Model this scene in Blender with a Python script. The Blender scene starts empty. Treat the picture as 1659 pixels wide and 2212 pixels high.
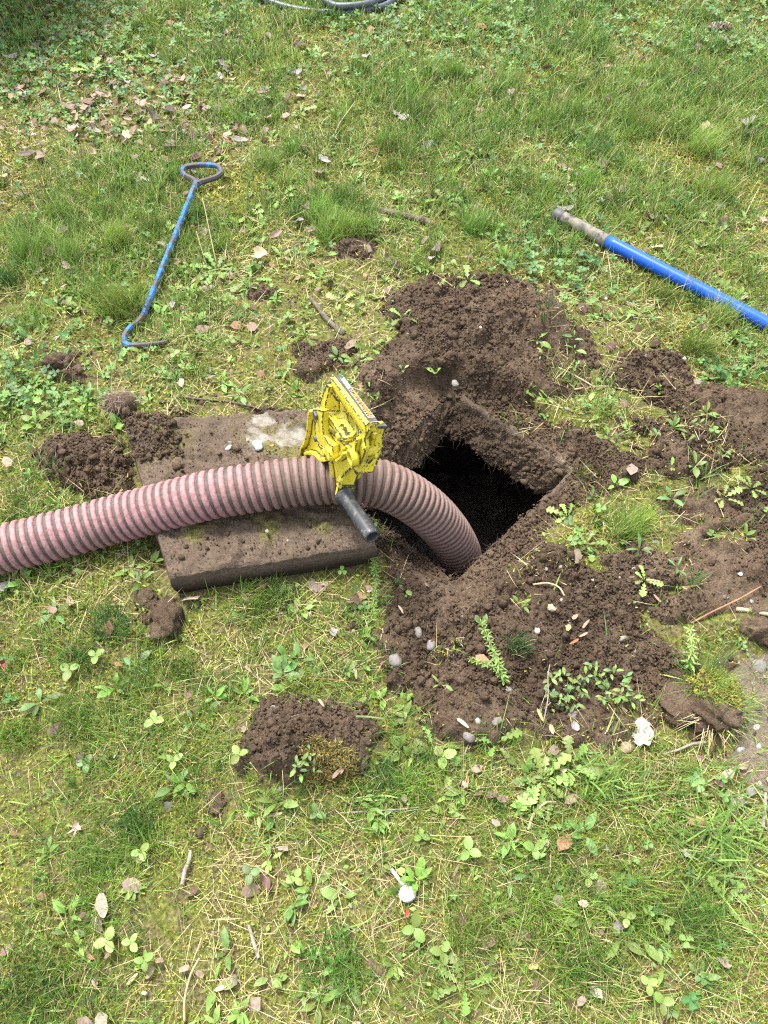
import bpy, bmesh, math
import numpy as np
from mathutils import Vector, Matrix

S = bpy.context.scene
C = S.collection
R = math.radians
rng = np.random.default_rng(11)

# ------------------------------------------------------------------ camera, sky, sun, exposure
CAM_H, PITCH, TV = 1.45, R(55), 0.637
TU = TV * 0.75
cam_d = bpy.data.cameras.new('camera')
cam_d.sensor_fit = 'VERTICAL'
cam_d.angle = 2 * math.atan(TV)
cam_d.clip_start, cam_d.clip_end = 0.05, 400
cam = bpy.data.objects.new('camera', cam_d)
C.objects.link(cam)
cam.location = (0, 0, CAM_H)
cam.rotation_euler = (R(90) - PITCH, 0, 0)
S.camera = cam

SUN_EL, SUN_AZ = R(64), R(-35)         # azimuth clockwise from +Y (far side, a little left)
w = bpy.data.worlds.new('World'); S.world = w; w.use_nodes = True
nt = w.node_tree; nt.nodes.clear()
sky = nt.nodes.new('ShaderNodeTexSky'); sky.sky_type = 'NISHITA'; sky.sun_disc = False
sky.sun_elevation = SUN_EL; sky.sun_rotation = SUN_AZ
sky.air_density = 1.0; sky.dust_density = 3.0; sky.ozone_density = 1.0
hs = nt.nodes.new('ShaderNodeHueSaturation'); hs.inputs['Saturation'].default_value = 0.35
bg = nt.nodes.new('ShaderNodeBackground'); bg.inputs['Strength'].default_value = 0.15
wo = nt.nodes.new('ShaderNodeOutputWorld')
nt.links.new(sky.outputs[0], hs.inputs['Color']); nt.links.new(hs.outputs[0], bg.inputs[0]); nt.links.new(bg.outputs[0], wo.inputs[0])
sd_ = bpy.data.lights.new('sun', 'SUN'); sd_.energy = 2.1; sd_.angle = R(14); sd_.color = (1, 0.96, 0.88)
sun = bpy.data.objects.new('sun', sd_); C.objects.link(sun)
sdir = Vector((math.sin(SUN_AZ) * math.cos(SUN_EL), math.cos(SUN_AZ) * math.cos(SUN_EL), math.sin(SUN_EL)))
sun.rotation_euler = (-sdir).to_track_quat('-Z', 'Y').to_euler()
sun.location = sdir * 20
S.view_settings.view_transform = 'Standard'
S.view_settings.look = 'None'
S.view_settings.exposure = 1.9
S.view_settings.gamma = 1.0
S.render.film_transparent = False
S.cycles.use_denoising = False; S.cycles.filter_width = 1.2
S.cycles.max_bounces = 6
S.cycles.transparent_max_bounces = 4

# ------------------------------------------------------------------ geometry helpers
sp, cp = math.sin(PITCH), math.cos(PITCH)
def at(px, py, z=0.0):
    """point at height z that the 1659x2212 photo shows at pixel (px, py)"""
    u = (px - 829.5) / 829.5 * TU; v = (1106 - py) / 1106 * TV
    d = np.array([u, cp + v * sp, -sp + v * cp])
    t = (z - CAM_H) / d[2]
    return np.array([0, 0, CAM_H]) + d * t
def gp(pts):
    return np.array([at(*p)[:2] for p in pts])
def to_px(x, y, z=0.0):
    q = np.array([x, y, z - CAM_H])
    dep = q[1] * cp - q[2] * sp
    return 829.5 + q[0] / dep / TU * 829.5, 1106 - (q[1] * sp + q[2] * cp) / dep / TV * 1106

def _hash(ix, iy, seed):
    h = (ix.astype(np.int64) * 374761393 + iy.astype(np.int64) * 668265263 + seed * 974634777) & 0xFFFFFFFF
    h = ((h ^ (h >> 13)) * 1274126177) & 0xFFFFFFFF
    h = (h ^ (h >> 16)) & 0xFFFFFFFF
    return h / 4294967295.0
def vnoise(x, y, seed=0):
    x = np.asarray(x, float); y = np.asarray(y, float)
    ix = np.floor(x); iy = np.floor(y); fx = x - ix; fy = y - iy
    fx = fx * fx * (3 - 2 * fx); fy = fy * fy * (3 - 2 * fy)
    a = _hash(ix, iy, seed); b = _hash(ix + 1, iy, seed); c = _hash(ix, iy + 1, seed); d = _hash(ix + 1, iy + 1, seed)
    return (a * (1 - fx) + b * fx) * (1 - fy) + (c * (1 - fx) + d * fx) * fy
def fbm(x, y, seed=0, o=4):
    s = 0; amp = 0.5; f = 1.0
    for k in range(o):
        s = s + amp * (vnoise(x * f + 17.3 * k, y * f - 9.1 * k, seed + k) - 0.5) * 2
        amp *= 0.5; f *= 2.03
    return s                                             # about -1..1
def worley(x, y, seed=0):
    ix = np.floor(x); iy = np.floor(y); best = np.full(np.shape(x), 9.0)
    for dx in (-1, 0, 1):
        for dy in (-1, 0, 1):
            cx = ix + dx; cy = iy + dy
            px = cx + _hash(cx, cy, seed); py = cy + _hash(cx, cy, seed + 5)
            best = np.minimum(best, (px - x) ** 2 + (py - y) ** 2)
    return np.sqrt(best)
def sdist(x, y, poly):
    """signed distance to polygon, negative inside"""
    x = np.asarray(x, float); y = np.asarray(y, float)
    best = np.full(x.shape, 1e9); inside = np.zeros(x.shape, bool)
    n = len(poly)
    for i in range(n):
        x0, y0 = poly[i]; x1, y1 = poly[(i + 1) % n]
        ex, ey = x1 - x0, y1 - y0
        t = np.clip(((x - x0) * ex + (y - y0) * ey) / (ex * ex + ey * ey + 1e-12), 0, 1)
        best = np.minimum(best, (x - x0 - t * ex) ** 2 + (y - y0 - t * ey) ** 2)
        cond = ((y0 > y) != (y1 > y)) & (x < (x1 - x0) * (y - y0) / (y1 - y0 + 1e-15) + x0)
        inside ^= cond
    d = np.sqrt(best)
    return np.where(inside, -d, d)
def sstep(a, b, x):
    t = np.clip((x - a) / (b - a), 0, 1); return t * t * (3 - 2 * t)

def mesh_np(name, V, F, col=None, smooth=False):
    """V (n,3); F list of index arrays, each (k, 3) or (k, 4)"""
    me = bpy.data.meshes.new(name)
    V = np.asarray(V, np.float32)
    me.vertices.add(len(V)); me.vertices.foreach_set('co', V.ravel())
    if not isinstance(F, (list, tuple)): F = [F]
    F = [np.asarray(f, np.int32) for f in F if len(f)]
    loops = np.concatenate([f.ravel() for f in F])
    tot = np.concatenate([np.full(len(f), f.shape[1], np.int32) for f in F])
    st = np.concatenate([[0], np.cumsum(tot)[:-1]]).astype(np.int32)
    me.loops.add(len(loops)); me.loops.foreach_set('vertex_index', loops)
    me.polygons.add(len(tot)); me.polygons.foreach_set('loop_start', st)
    try: me.polygons.foreach_set('loop_total', tot)
    except Exception: pass
    if smooth: me.polygons.foreach_set('use_smooth', np.ones(len(tot), bool))
    me.update(calc_edges=True)
    if col is not None:
        a = me.color_attributes.new('Col', 'FLOAT_COLOR', 'POINT')
        c4 = np.ones((len(V), 4), np.float32); c4[:, :3] = col
        a.data.foreach_set('color', c4.ravel())
    return me
def add(name, me, mat=None, parent=None):
    o = bpy.data.objects.new(name, me); C.objects.link(o)
    if me is not None and mat is not None and len(me.materials) == 0: me.materials.append(mat)
    if parent is not None: o.parent = parent
    return o
def tag(o, label, cat=None, group=None, kind=None):
    o['label'] = label
    if cat: o['category'] = cat
    if group: o['group'] = group
    if kind: o['kind'] = kind
    return o
def empty(name, loc=(0, 0, 0)):
    o = bpy.data.objects.new(name, None); o.empty_display_size = 0.05; o.location = loc; C.objects.link(o); return o
def bm_mesh(name, bm, smooth=False):
    me = bpy.data.meshes.new(name); bmesh.ops.recalc_face_normals(bm, faces=bm.faces); bm.to_mesh(me); bm.free()
    if smooth:
        for p in me.polygons: p.use_smooth = True
    return me
def catmull(P, n):
    P = np.asarray(P, float); P = np.vstack([2 * P[0] - P[1], P, 2 * P[-1] - P[-2]])
    out = []
    for i in range(1, len(P) - 2):
        t = np.linspace(0, 1, n, endpoint=False)[:, None]
        a, b, c, d = P[i - 1], P[i], P[i + 1], P[i + 2]
        out.append(0.5 * ((2 * b) + (-a + c) * t + (2 * a - 5 * b + 4 * c - d) * t ** 2 + (-a + 3 * b - 3 * c + d) * t ** 3))
    out.append(P[-2][None]); return np.vstack(out)
def resample(P, step):
    d = np.concatenate([[0], np.cumsum(np.linalg.norm(np.diff(P, axis=0), axis=1))])
    s = np.arange(0, d[-1], step)
    return np.stack([np.interp(s, d, P[:, k]) for k in range(3)], 1), s
def frames(P):
    T = np.gradient(P, axis=0); T /= np.linalg.norm(T, axis=1)[:, None]
    n = np.cross(T[0], [0, 0, 1.0]); n /= np.linalg.norm(n)
    N = [n]
    for i in range(1, len(P)):
        v = N[-1] - T[i] * np.dot(N[-1], T[i]); N.append(v / np.linalg.norm(v))
    N = np.array(N); return T, N, np.cross(T, N)
def tube(P, rad, nseg=12, cap=True, wob=0, seed=0, flat=None):
    """tube mesh arrays along P, radius scalar or per point"""
    P = np.asarray(P, float); n = len(P); rad = np.broadcast_to(np.asarray(rad, float), (n,))
    T, N, B = frames(P)
    th = np.linspace(0, 2 * np.pi, nseg, endpoint=False)
    r = rad[:, None] * np.ones((1, nseg))
    if wob:
        ii, jj = np.meshgrid(np.arange(n), np.arange(nseg), indexing='ij')
        r = r * (1 + wob * fbm(ii * 0.35, np.cos(2 * np.pi * jj / nseg) * 1.3 + 5 + np.sin(2 * np.pi * jj / nseg), seed, 3))
    cb = 1.0 if flat is None else flat
    V = P[:, None] + r[..., None] * (np.cos(th)[None, :, None] * N[:, None] + cb * np.sin(th)[None, :, None] * B[:, None])
    V = V.reshape(-1, 3)
    i = np.arange(n - 1)[:, None]; j = np.arange(nseg)[None]; j2 = (j + 1) % nseg
    Q = np.stack([i * nseg + j, i * nseg + j2, (i + 1) * nseg + j2, (i + 1) * nseg + j], -1).reshape(-1, 4)
    F = [Q]
    if cap:
        k = len(V); V = np.vstack([V, P[0], P[-1]])
        jj = np.arange(nseg); j2 = (jj + 1) % nseg
        F.append(np.stack([np.full(nseg, k), j2, jj], -1))
        b = (n - 1) * nseg
        F.append(np.stack([np.full(nseg, k + 1), b + jj, b + j2], -1))
    return V, F
def rock_mesh(name, seed, sub=2, squash=(1, 1, 0.7), amp=0.28, facet=False):
    bm = bmesh.new(); bmesh.ops.create_icosphere(bm, subdivisions=sub, radius=1)
    r = np.random.default_rng(seed)
    planes = [(Vector(r.normal(size=3)).normalized(), r.uniform(0.55, 0.85)) for _ in range(9 if facet else 4)]
    for v in bm.verts:
        p = v.co.normalized()
        k = 1 + amp * float(fbm(np.array(p.x * 1.7 + seed), np.array(p.y * 1.7 + p.z * 2.3), seed, 3))
        q = p * k
        for n_, d_ in planes:
            e = q.dot(n_) - d_
            if e > 0: q = q - n_ * e * 0.85
        v.co = Vector((q.x * squash[0], q.y * squash[1], q.z * squash[2]))
    return bm_mesh(name, bm, smooth=not facet)

# ------------------------------------------------------------------ material helpers
def mat(name):
    m = bpy.data.materials.new(name); m.use_nodes = True
    t = m.node_tree; b = t.nodes['Principled BSDF']; return m, t, b
def nd(t, typ, **kw):
    n = t.nodes.new(typ)
    for k, v in kw.items():
        if k in n.inputs: n.inputs[k].default_value = v
        else: setattr(n, k, v)
    return n
def ramp(t, src, stops):
    r = t.nodes.new('ShaderNodeValToRGB'); e = r.color_ramp.elements
    while len(e) < len(stops): e.new(0.5)
    for el, (p, c) in zip(e, stops): el.position = p; el.color = (*c, 1) if len(c) == 3 else c
    t.links.new(src, r.inputs[0]); return r
def noise(t, scale, detail=4, rough=0.6, coord=None):
    n = nd(t, 'ShaderNodeTexNoise'); n.inputs['Scale'].default_value = scale; n.inputs['Detail'].default_value = detail
    n.inputs['Roughness'].default_value = rough
    if coord is not None: t.links.new(coord, n.inputs['Vector'])
    return n
def mixc(t, fac, a, b, mode='MIX'):
    m = t.nodes.new('ShaderNodeMix'); m.data_type = 'RGBA'; m.blend_type = mode
    for s, v in ((0, fac), (6, a), (7, b)):
        if isinstance(v, bpy.types.NodeSocket): t.links.new(v, m.inputs[s])
        else: m.inputs[s].default_value = v if s == 0 else (*v, 1)
    return m.outputs[2]
def mth(t, op, a, b=None):
    m = t.nodes.new('ShaderNodeMath'); m.operation = op
    for i, v in enumerate((a, b)):
        if v is None: continue
        if isinstance(v, bpy.types.NodeSocket): t.links.new(v, m.inputs[i])
        else: m.inputs[i].default_value = v
    return m.outputs[0]
def bump(t, b, h, strength=0.5, dist=0.002):
    n = nd(t, 'ShaderNodeBump'); n.inputs['Strength'].default_value = strength; n.inputs['Distance'].default_value = dist
    t.links.new(h, n.inputs['Height']); t.links.new(n.outputs[0], b.inputs['Normal']); return n
def pos(t):
    return t.nodes.new('ShaderNodeNewGeometry').outputs['Position']
def objc(t):
    return t.nodes.new('ShaderNodeTexCoord').outputs['Object']

def foliage_mat(name, rough=0.55, trans=0.3, var=0.25):
    m, t, b = mat(name)
    at_ = nd(t, 'ShaderNodeAttribute'); at_.attribute_name = 'Col'
    n = noise(t, 180, 2, 0.5, pos(t))
    f = ramp(t, n.outputs[0], [(0.3, (1 - var,) * 3), (0.7, (1 + var,) * 3)])
    col = mixc(t, 1.0, at_.outputs['Color'], f.outputs[0], 'MULTIPLY')
    t.links.new(col, b.inputs['Base Color']); b.inputs['Roughness'].default_value = rough
    b.inputs['Specular IOR Level'].default_value = 0.35
    tr = nd(t, 'ShaderNodeBsdfTranslucent'); t.links.new(col, tr.inputs[0])
    mx = t.nodes.new('ShaderNodeMixShader'); mx.inputs[0].default_value = trans
    out = t.nodes['Material Output']
    t.links.new(b.outputs[0], mx.inputs[1]); t.links.new(tr.outputs[0], mx.inputs[2]); t.links.new(mx.outputs[0], out.inputs[0])
    return m
def leaf_mat(name, c1, c2, rough=0.6, trans=0.25, scale=40):
    m, t, b = mat(name)
    oi = nd(t, 'ShaderNodeObjectInfo')
    n = noise(t, scale, 3, 0.6, pos(t))
    col = mixc(t, n.outputs[0], c1, c2)
    bl = noise(t, 130, 4, 0.6, pos(t)); col = mixc(t, ramp(t, bl.outputs[0], [(0.60, (0, 0, 0)), (0.70, (.7, .7, .7))]).outputs[0], col, tuple(x * q for x, q in zip(c1, (1.25, .7, .8))))
    vv = nd(t, 'ShaderNodeHueSaturation'); t.links.new(col, vv.inputs['Color'])
    t.links.new(mth(t, 'ADD', mth(t, 'MULTIPLY', oi.outputs['Random'], 0.7), 0.6), vv.inputs['Value'])
    t.links.new(mth(t, 'ADD', mth(t, 'MULTIPLY', oi.outputs['Random'], 0.05), 0.47), vv.inputs['Hue'])
    col = vv.outputs[0]
    t.links.new(col, b.inputs['Base Color']); b.inputs['Roughness'].default_value = rough
    b.inputs['Specular IOR Level'].default_value = 0.4
    tr = nd(t, 'ShaderNodeBsdfTranslucent'); t.links.new(col, tr.inputs[0])
    mx = t.nodes.new('ShaderNodeMixShader'); mx.inputs[0].default_value = trans
    t.links.new(b.outputs[0], mx.inputs[1]); t.links.new(tr.outputs[0], mx.inputs[2])
    t.links.new(mx.outputs[0], t.nodes['Material Output'].inputs[0])
    bump(t, b, noise(t, 300, 2, 0.5, pos(t)).outputs[0], 0.3, 0.001)
    return m
def soil_mat(name, dark, light, dry=(0.17, 0.125, 0.09), speck=True):
    m, t, b = mat(name); p = pos(t)
    n1 = noise(t, 14, 6, 0.65, p); n2 = noise(t, 160, 4, 0.7, p); n3 = noise(t, 4, 3, 0.5, p)
    c = ramp(t, n2.outputs[0], [(0.3, dark), (0.62, light)])
    col = mixc(t, ramp(t, n1.outputs[0], [(0.45, (0, 0, 0)), (0.72, (0.75, 0.75, 0.75))]).outputs[0], c.outputs[0], dry)
    col = mixc(t, ramp(t, n3.outputs[0], [(0.35, (0.0,) * 3), (0.65, (0.55,) * 3)]).outputs[0], col, dark)
    if speck:
        v = nd(t, 'ShaderNodeTexVoronoi'); v.inputs['Scale'].default_value = 90; t.links.new(p, v.inputs['Vector'])
        s = ramp(t, v.outputs['Distance'], [(0.07, (1, 1, 1)), (0.12, (0, 0, 0))])
        s2 = ramp(t, v.outputs['Color'], [(0.86, (0, 0, 0)), (0.88, (1, 1, 1))])
        col = mixc(t, mth(t, 'MULTIPLY', s.outputs[0], s2.outputs[0]), col, (0.36, 0.31, 0.24))
    t.links.new(col, b.inputs['Base Color']); b.inputs['Roughness'].default_value = 0.95
    b.inputs['Specular IOR Level'].default_value = 0.15
    h = mth(t, 'ADD', noise(t, 220, 5, 0.75, p).outputs[0], mth(t, 'MULTIPLY', noise(t, 60, 3, 0.6, p).outputs[0], 1.6))
    bump(t, b, h, 1.0, 0.009)
    return m
M = {}
M['soil'] = soil_mat('soil', (0.046, 0.031, 0.020), (0.155, 0.105, 0.068), (0.23, 0.168, 0.115))
M['pit'] = soil_mat('pit_soil', (0.055, 0.038, 0.026), (0.16, 0.112, 0.077), (0.21, 0.155, 0.105))
M['grass'] = foliage_mat('grass', 0.5, 0.3)
M['moss'] = foliage_mat('moss', 0.8, 0.25)
M['straw'] = foliage_mat('straw', 0.7, 0.2)
M['crumb'] = soil_mat('soil_crumb', (0.048, 0.033, 0.021), (0.155, 0.105, 0.068), (0.205, 0.15, 0.102), speck=False)

# ------------------------------------------------------------------ ground plan (outlines on the ground, metres)
DIRT = {
 'main': (gp([(800, 870), (785, 805), (850, 735), (820, 680), (880, 620), (960, 650), (1060, 632), (1180, 640), (1228, 700), (1205, 760), (1160, 840),
   (1215, 915), (1285, 950), (1380, 975), (1460, 905), (1380, 870), (1300, 845), (1285, 790), (1370, 760), (1480, 790), (1510, 850), (1600, 835), (1740, 850),
   (1740, 1010), (1600, 1010), (1500, 1050), (1400, 1030), (1330, 1075), (1240, 1085), (1190, 1160), (1150, 1230), (1100, 1280), (1180, 1310), (1300, 1330), (1340, 1400),
   (1210, 1420), (1140, 1450), (1110, 1520), (1180, 1590), (1080, 1600), (990, 1590), (900, 1550), (845, 1440), (815, 1380), (830, 1270), (805, 1200), (780, 1110), (740, 1000)]), 1.0),
 'right': (gp([(1490, 1190), (1600, 1150), (1740, 1110), (1740, 1380), (1640, 1410), (1580, 1340), (1440, 1370), (1405, 1310), (1480, 1250)]), 1.0),
 'mid': (gp([(1180, 1430), (1280, 1440), (1440, 1400), (1440, 1500), (1380, 1560), (1240, 1540), (1180, 1500)]), 0.55),
 'rights': (gp([(1380, 1050), (1659, 1040), (1720, 1120), (1560, 1170), (1430, 1140)]), 0.75),
 'spread_a': (gp([(1200, 900), (1300, 930), (1420, 900), (1560, 840), (1760, 850), (1760, 1400), (1600, 1420), (1420, 1400), (1400, 1330), (1300, 1320), (1280, 1200), (1220, 1080)]), -0.62),
 'spread_b': (gp([(820, 1250), (1000, 1280), (1180, 1180), (1330, 1240), (1480, 1330), (1600, 1420), (1600, 1580), (1400, 1600), (1180, 1640), (980, 1630), (860, 1560), (800, 1400)]), -0.75),
 'spread_c': (gp([(830, 660), (900, 600), (1200, 620), (1300, 720), (1280, 860), (1150, 860), (800, 900), (760, 800)]), -0.75),
 'sod': (gp([(1400, 1480), (1450, 1420), (1560, 1440), (1600, 1540), (1560, 1590), (1420, 1560)]), 0.9),
 'left': (gp([(75, 985), (140, 935), (260, 940), (300, 1000), (285, 1075), (160, 1090), (110, 1045)]), 1.0),
 'pile': (gp([(490, 1710), (545, 1590), (565, 1510), (650, 1500), (800, 1525), (830, 1590), (800, 1690), (640, 1725)]), 1.0),
 'small_a': (gp([(690, 535), (755, 500), (835, 520), (800, 565), (720, 560)]), 0.8),
 'small_b': (gp([(510, 610), (610, 590), (640, 650), (530, 675)]), 0.55),
 'small_c': (gp([(95, 765), (165, 765), (205, 835), (115, 825)]), 0.9),
 'small_d': (gp([(295, 1275), (425, 1290), (410, 1370), (300, 1360)]), 0.9),
 'small_e': (gp([(350, 885), (640, 862), (660, 905), (380, 915)]), 0.6),
 'small_f': (gp([(425, 1730), (505, 1690), (515, 1745), (450, 1760)]), 0.9),
 'small_g': (gp([(600, 740), (800, 700), (800, 800), (680, 860), (620, 800)]), 0.3),
}
SAND = gp([(1560, 1420), (1660, 1370), (1760, 1350), (1760, 1840), (1640, 1800), (1590, 1700), (1500, 1640), (1560, 1560)])
SAND2 = gp([(1240, 1240), (1420, 1230), (1440, 1330), (1290, 1340), (1230, 1290)])
PIT = gp([(975, 820), (1252, 990), (985, 1238), (742, 1042)])            # top edges of the opening: far, right, near, left
LIDP = gp([(268, 925), (352, 1305), (835, 1225), (690, 905)])
BASIN = gp([(800, 905), (880, 800), (985, 800), (1165, 850), (1220, 930), (1310, 985), (1330, 1050), (1220, 1120), (1130, 1220), (990, 1275), (880, 1230), (760, 1100)])
HEAPS = [ # pixel of the base centre, radii in metres, height
 ((1080, 708), 0.17, 0.085, 0.06), ((1180, 715), 0.07, 0.08, 0.035), ((895, 745), 0.10, 0.09, 0.022), ((900, 655), 0.085, 0.055, 0.028), ((960, 765), 0.10, 0.05, 0.018),
 ((1400, 800), 0.12, 0.07, 0.022), ((1590, 870), 0.14, 0.07, 0.03), ((830, 840), 0.07, 0.06, 0.02), ((1180, 985), 0.0, 0.0, 0.0),
 ((960, 1330), 0.15, 0.09, 0.022), ((1580, 1240), 0.12, 0.10, 0.035), ((660, 1610), 0.105, 0.075, 0.05), ((570, 1670), 0.07, 0.05, 0.03), ((185, 1000), 0.09, 0.06, 0.03),
 ((1640, 1360), 0.06, 0.03, 0.03), ((1040, 1530), 0.09, 0.06, 0.018), ((1290, 900), 0.07, 0.07, 0.02), ((770, 860), 0.05, 0.05, 0.02), ((1420, 1040), 0.13, 0.05, 0.02),
]
HEAPS = [(at(*c)[:2], rx, ry, h) for c, rx, ry, h in HEAPS if h > 0]

def warp(x, y, a=0.034):
    return x + a * fbm(x * 9, y * 9, 31, 4) + a * .5 * fbm(x * 60, y * 60, 32, 2), y + a * fbm(x * 9 + 40, y * 9, 57, 4) + a * .5 * fbm(x * 60, y * 60, 58, 2)
def dirt_sd(x, y):
    wx, wy = warp(x, y); best = np.full(np.shape(x), 9.0); st = np.zeros(np.shape(x))
    for p, s in DIRT.values():
        d = (sdist(wx, wy, p) if s >= 0 else np.maximum(sdist(wx, wy, p), 0.07 * (fbm(x * 8, y * 8, 79, 4) * 1.3 + (s + 0.5)))) + (1 - abs(s)) * (s >= 0) * (0.035 + 0.07 * (fbm(x * 14, y * 14, 77, 3))) + 0.012 * fbm(x * 30, y * 30, 78, 3)
        best = np.minimum(best, d)
    return best
def base_h(x, y):
    x = np.asarray(x, float); y = np.asarray(y, float)
    z = 0.018 * fbm(x * 1.1, y * 1.1, 3, 3) + 0.007 * fbm(x * 7, y * 7, 5, 3)
    b = sdist(*warp(x, y, 0.012), BASIN)
    z = z - 0.055 * sstep(0.02, -0.035, b)
    for c, rx, ry, h in HEAPS:
        q = ((x - c[0]) / rx) ** 2 + ((y - c[1]) / ry) ** 2
        z = z + h * np.exp(-q * 0.9) * (1 + 0.5 * fbm(x * 16, y * 16, 8, 3))
    return z
def CALM(x, y): return sstep(0.38, 0.62, vnoise(x * 4.3 + 3, y * 4.3, 91) * .75 + .25 * vnoise(x * 15, y * 15, 92))
def RIMF(x, y):
    c = PIT.mean(0)
    return sstep(0.0, 0.10, (y - c[1]) * 0.6 - (x - c[0]) * 0.8)          # the far left bank has slumped in
def soil_h(x, y, sd=None):
    sd = dirt_sd(x, y) if sd is None else sd
    th = -0.012 + 0.026 * sstep(0.006, -0.03, sd)
    rough = sstep(0.01, -0.03, sd)
    w1 = worley(x * 42, y * 42, 4); w2 = worley(x * 95 + 3, y * 95, 9)
    calm = CALM(x, y)          # trampled flat in places
    n = (0.018 * (0.55 - w1) + 0.010 * (0.5 - w2)) * (0.2 + 0.9 * calm) + 0.018 * fbm(x * 24, y * 24, 12, 4) + 0.016 * sstep(.15, .6, fbm(x * 13, y * 13, 14, 3))
    rim = sdist(x, y, PIT)
    rough = rough * (1 - 0.65 * sstep(0.13, 0.05, rim) * (1 - RIMF(x, y)))        # bare slab edge under thin soil
    return base_h(x, y) + th + n * rough - 0.015 * sstep(0.05, 0.0, rim) * RIMF(x, y)
def lidmask(x, y): return sdist(x, y, LIDP) < -0.01
def hgt(x, y, sd=None):
    """top of the ground or the soil at a point"""
    x = np.asarray(x, float); y = np.asarray(y, float)
    sd = dirt_sd(x, y) if sd is None else sd
    return np.where(sd < 0.006, soil_h(x, y, sd), base_h(x, y))
_gx0, _gy0, _gs = -2.3, -0.4, 0.012
_gX, _gY = np.meshgrid(np.arange(_gx0, 2.3, _gs), np.arange(_gy0, 4.6, _gs), indexing='ij')
_D = dirt_sd(_gX, _gY)
_G = hgt(_gX, _gY, _D)
def bil(G, x, y):
    u = np.clip((np.asarray(x, float) - _gx0) / _gs, 0, G.shape[0] - 1.001); v = np.clip((np.asarray(y, float) - _gy0) / _gs, 0, G.shape[1] - 1.001)
    i = u.astype(int); j = v.astype(int); fu = u - i; fv = v - j
    return (G[i, j] * (1 - fu) + G[i + 1, j] * fu) * (1 - fv) + (G[i, j + 1] * (1 - fu) + G[i + 1, j + 1] * fu) * fv
def hq(x, y): return bil(_G, x, y)
def dq(x, y): return bil(_D, x, y)
def g1(px, py, dz=0.0):
    p = at(px, py)
    for _ in range(4):
        z = float(hq(p[0], p[1])); p = at(px, py, z)
    return Vector((p[0], p[1], z + dz))

# ------------------------------------------------------------------ ground sheet
def axis(lo, hi, step, far):
    core = np.arange(lo, hi + step / 2, step)
    g = []; s = step; v = hi
    while v < far: s *= 1.22; v += s; g.append(v)
    h = []; s = step; v = lo
    while v > -far: s *= 1.22; v -= s; h.append(v)
    return np.array(h[::-1] + list(core) + g)
def pit_snap(X, Y, tol):
    """move grid points a little inside the opening onto its edge; returns kept flag"""
    d = sdist(X, Y, PIT)
    return d
gx = axis(-1.7, 1.7, 0.011, 120); gy = axis(-0.1, 3.9, 0.0125, 120)
X, Y = np.meshgrid(gx, gy, indexing='ij')
Z = base_h(X, Y) - 0.06 * sstep(-0.012, -0.04, dirt_sd(X, Y))
nx, ny = X.shape
dp = sdist(X.ravel(), Y.ravel(), PIT)
V = np.stack([X.ravel(), Y.ravel(), Z.ravel()], 1)
i = np.arange(nx - 1)[:, None]; j = np.arange(ny - 1)[None]
Q = np.stack([i * ny + j, (i + 1) * ny + j, (i + 1) * ny + j + 1, i * ny + j + 1], -1).reshape(-1, 4)
keep = ~np.all(dp[Q] < 0.004, axis=1)
keep &= ~np.any(dp[Q] < -0.004, axis=1)
mg, t, b = mat('lawn_ground'); p = pos(t)
n1 = noise(t, 7, 5, 0.6, p); n2 = noise(t, 120, 4, 0.7, p); n3 = noise(t, 35, 4, 0.6, p)
c1 = ramp(t, n2.outputs[0], [(0.3, (0.035, 0.036, 0.010)), (0.5, (0.085, 0.095, 0.020)), (0.68, (0.17, 0.175, 0.04))])
c2 = ramp(t, n2.outputs[0], [(0.3, (0.04, 0.03, 0.015)), (0.55, (0.11, 0.09, 0.045)), (0.72, (0.24, 0.20, 0.095))])
c3 = ramp(t, n3.outputs[0], [(0.42, (0, 0, 0)), (0.6, (1, 1, 1))])
col = mixc(t, c3.outputs[0], c1.outputs[0], c2.outputs[0])
t.links.new(col, b.inputs['Base Color']); b.inputs['Roughness'].default_value = 0.95; b.inputs['Specular IOR Level'].default_value = 0.1
bump(t, b, n2.outputs[0], 0.8, 0.006)
ground = add('ground', mesh_np('ground', V, Q[keep], smooth=True), mg)
tag(ground, 'mossy uneven lawn ground running under the whole yard', 'ground', kind='structure')

# soil layer, finer, only where the turf is torn off
st_ = 0.0052
sx = np.arange(-1.6, 1.75, st_); sy = np.arange(0.25, 2.35, st_)
X, Y = np.meshgrid(sx, sy, indexing='ij'); nx, ny = X.shape
xr, yr = X.ravel(), Y.ravel()
sdv = dirt_sd(xr, yr)
near_ = sdv < 0.03
dp = np.full(len(xr), 9.0); dp[near_] = sdist(xr[near_], yr[near_], PIT)
Zs = np.full(len(xr), -1.0); Zs[near_] = soil_h(xr[near_], yr[near_], sdv[near_])
# pull points just inside the opening onto its edge line
cen = PIT.mean(0)
pull = near_ & (dp < 0) & (dp > -0.011)
for k in np.where(pull)[0]:
    q = np.array([xr[k], yr[k]]); best = None
    for a_ in range(4):
        p0, p1 = PIT[a_], PIT[(a_ + 1) % 4]; e = p1 - p0
        tt = np.clip(np.dot(q - p0, e) / np.dot(e, e), 0, 1); c_ = p0 + tt * e
        dd = np.linalg.norm(q - c_)
        if best is None or dd < best[0]: best = (dd, c_)
    xr[k], yr[k] = best[1] + (cen - best[1]) * (0.004 + 0.012 * max(0, float(fbm(q[0] * 60, q[1] * 60, 5, 3)))) 
    Zs[k] -= 0.004
V = np.stack([xr, yr, Zs], 1)
i = np.arange(nx - 1)[:, None]; j = np.arange(ny - 1)[None]
Q = np.stack([i * ny + j, (i + 1) * ny + j, (i + 1) * ny + j + 1, i * ny + j + 1], -1).reshape(-1, 4)
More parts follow.
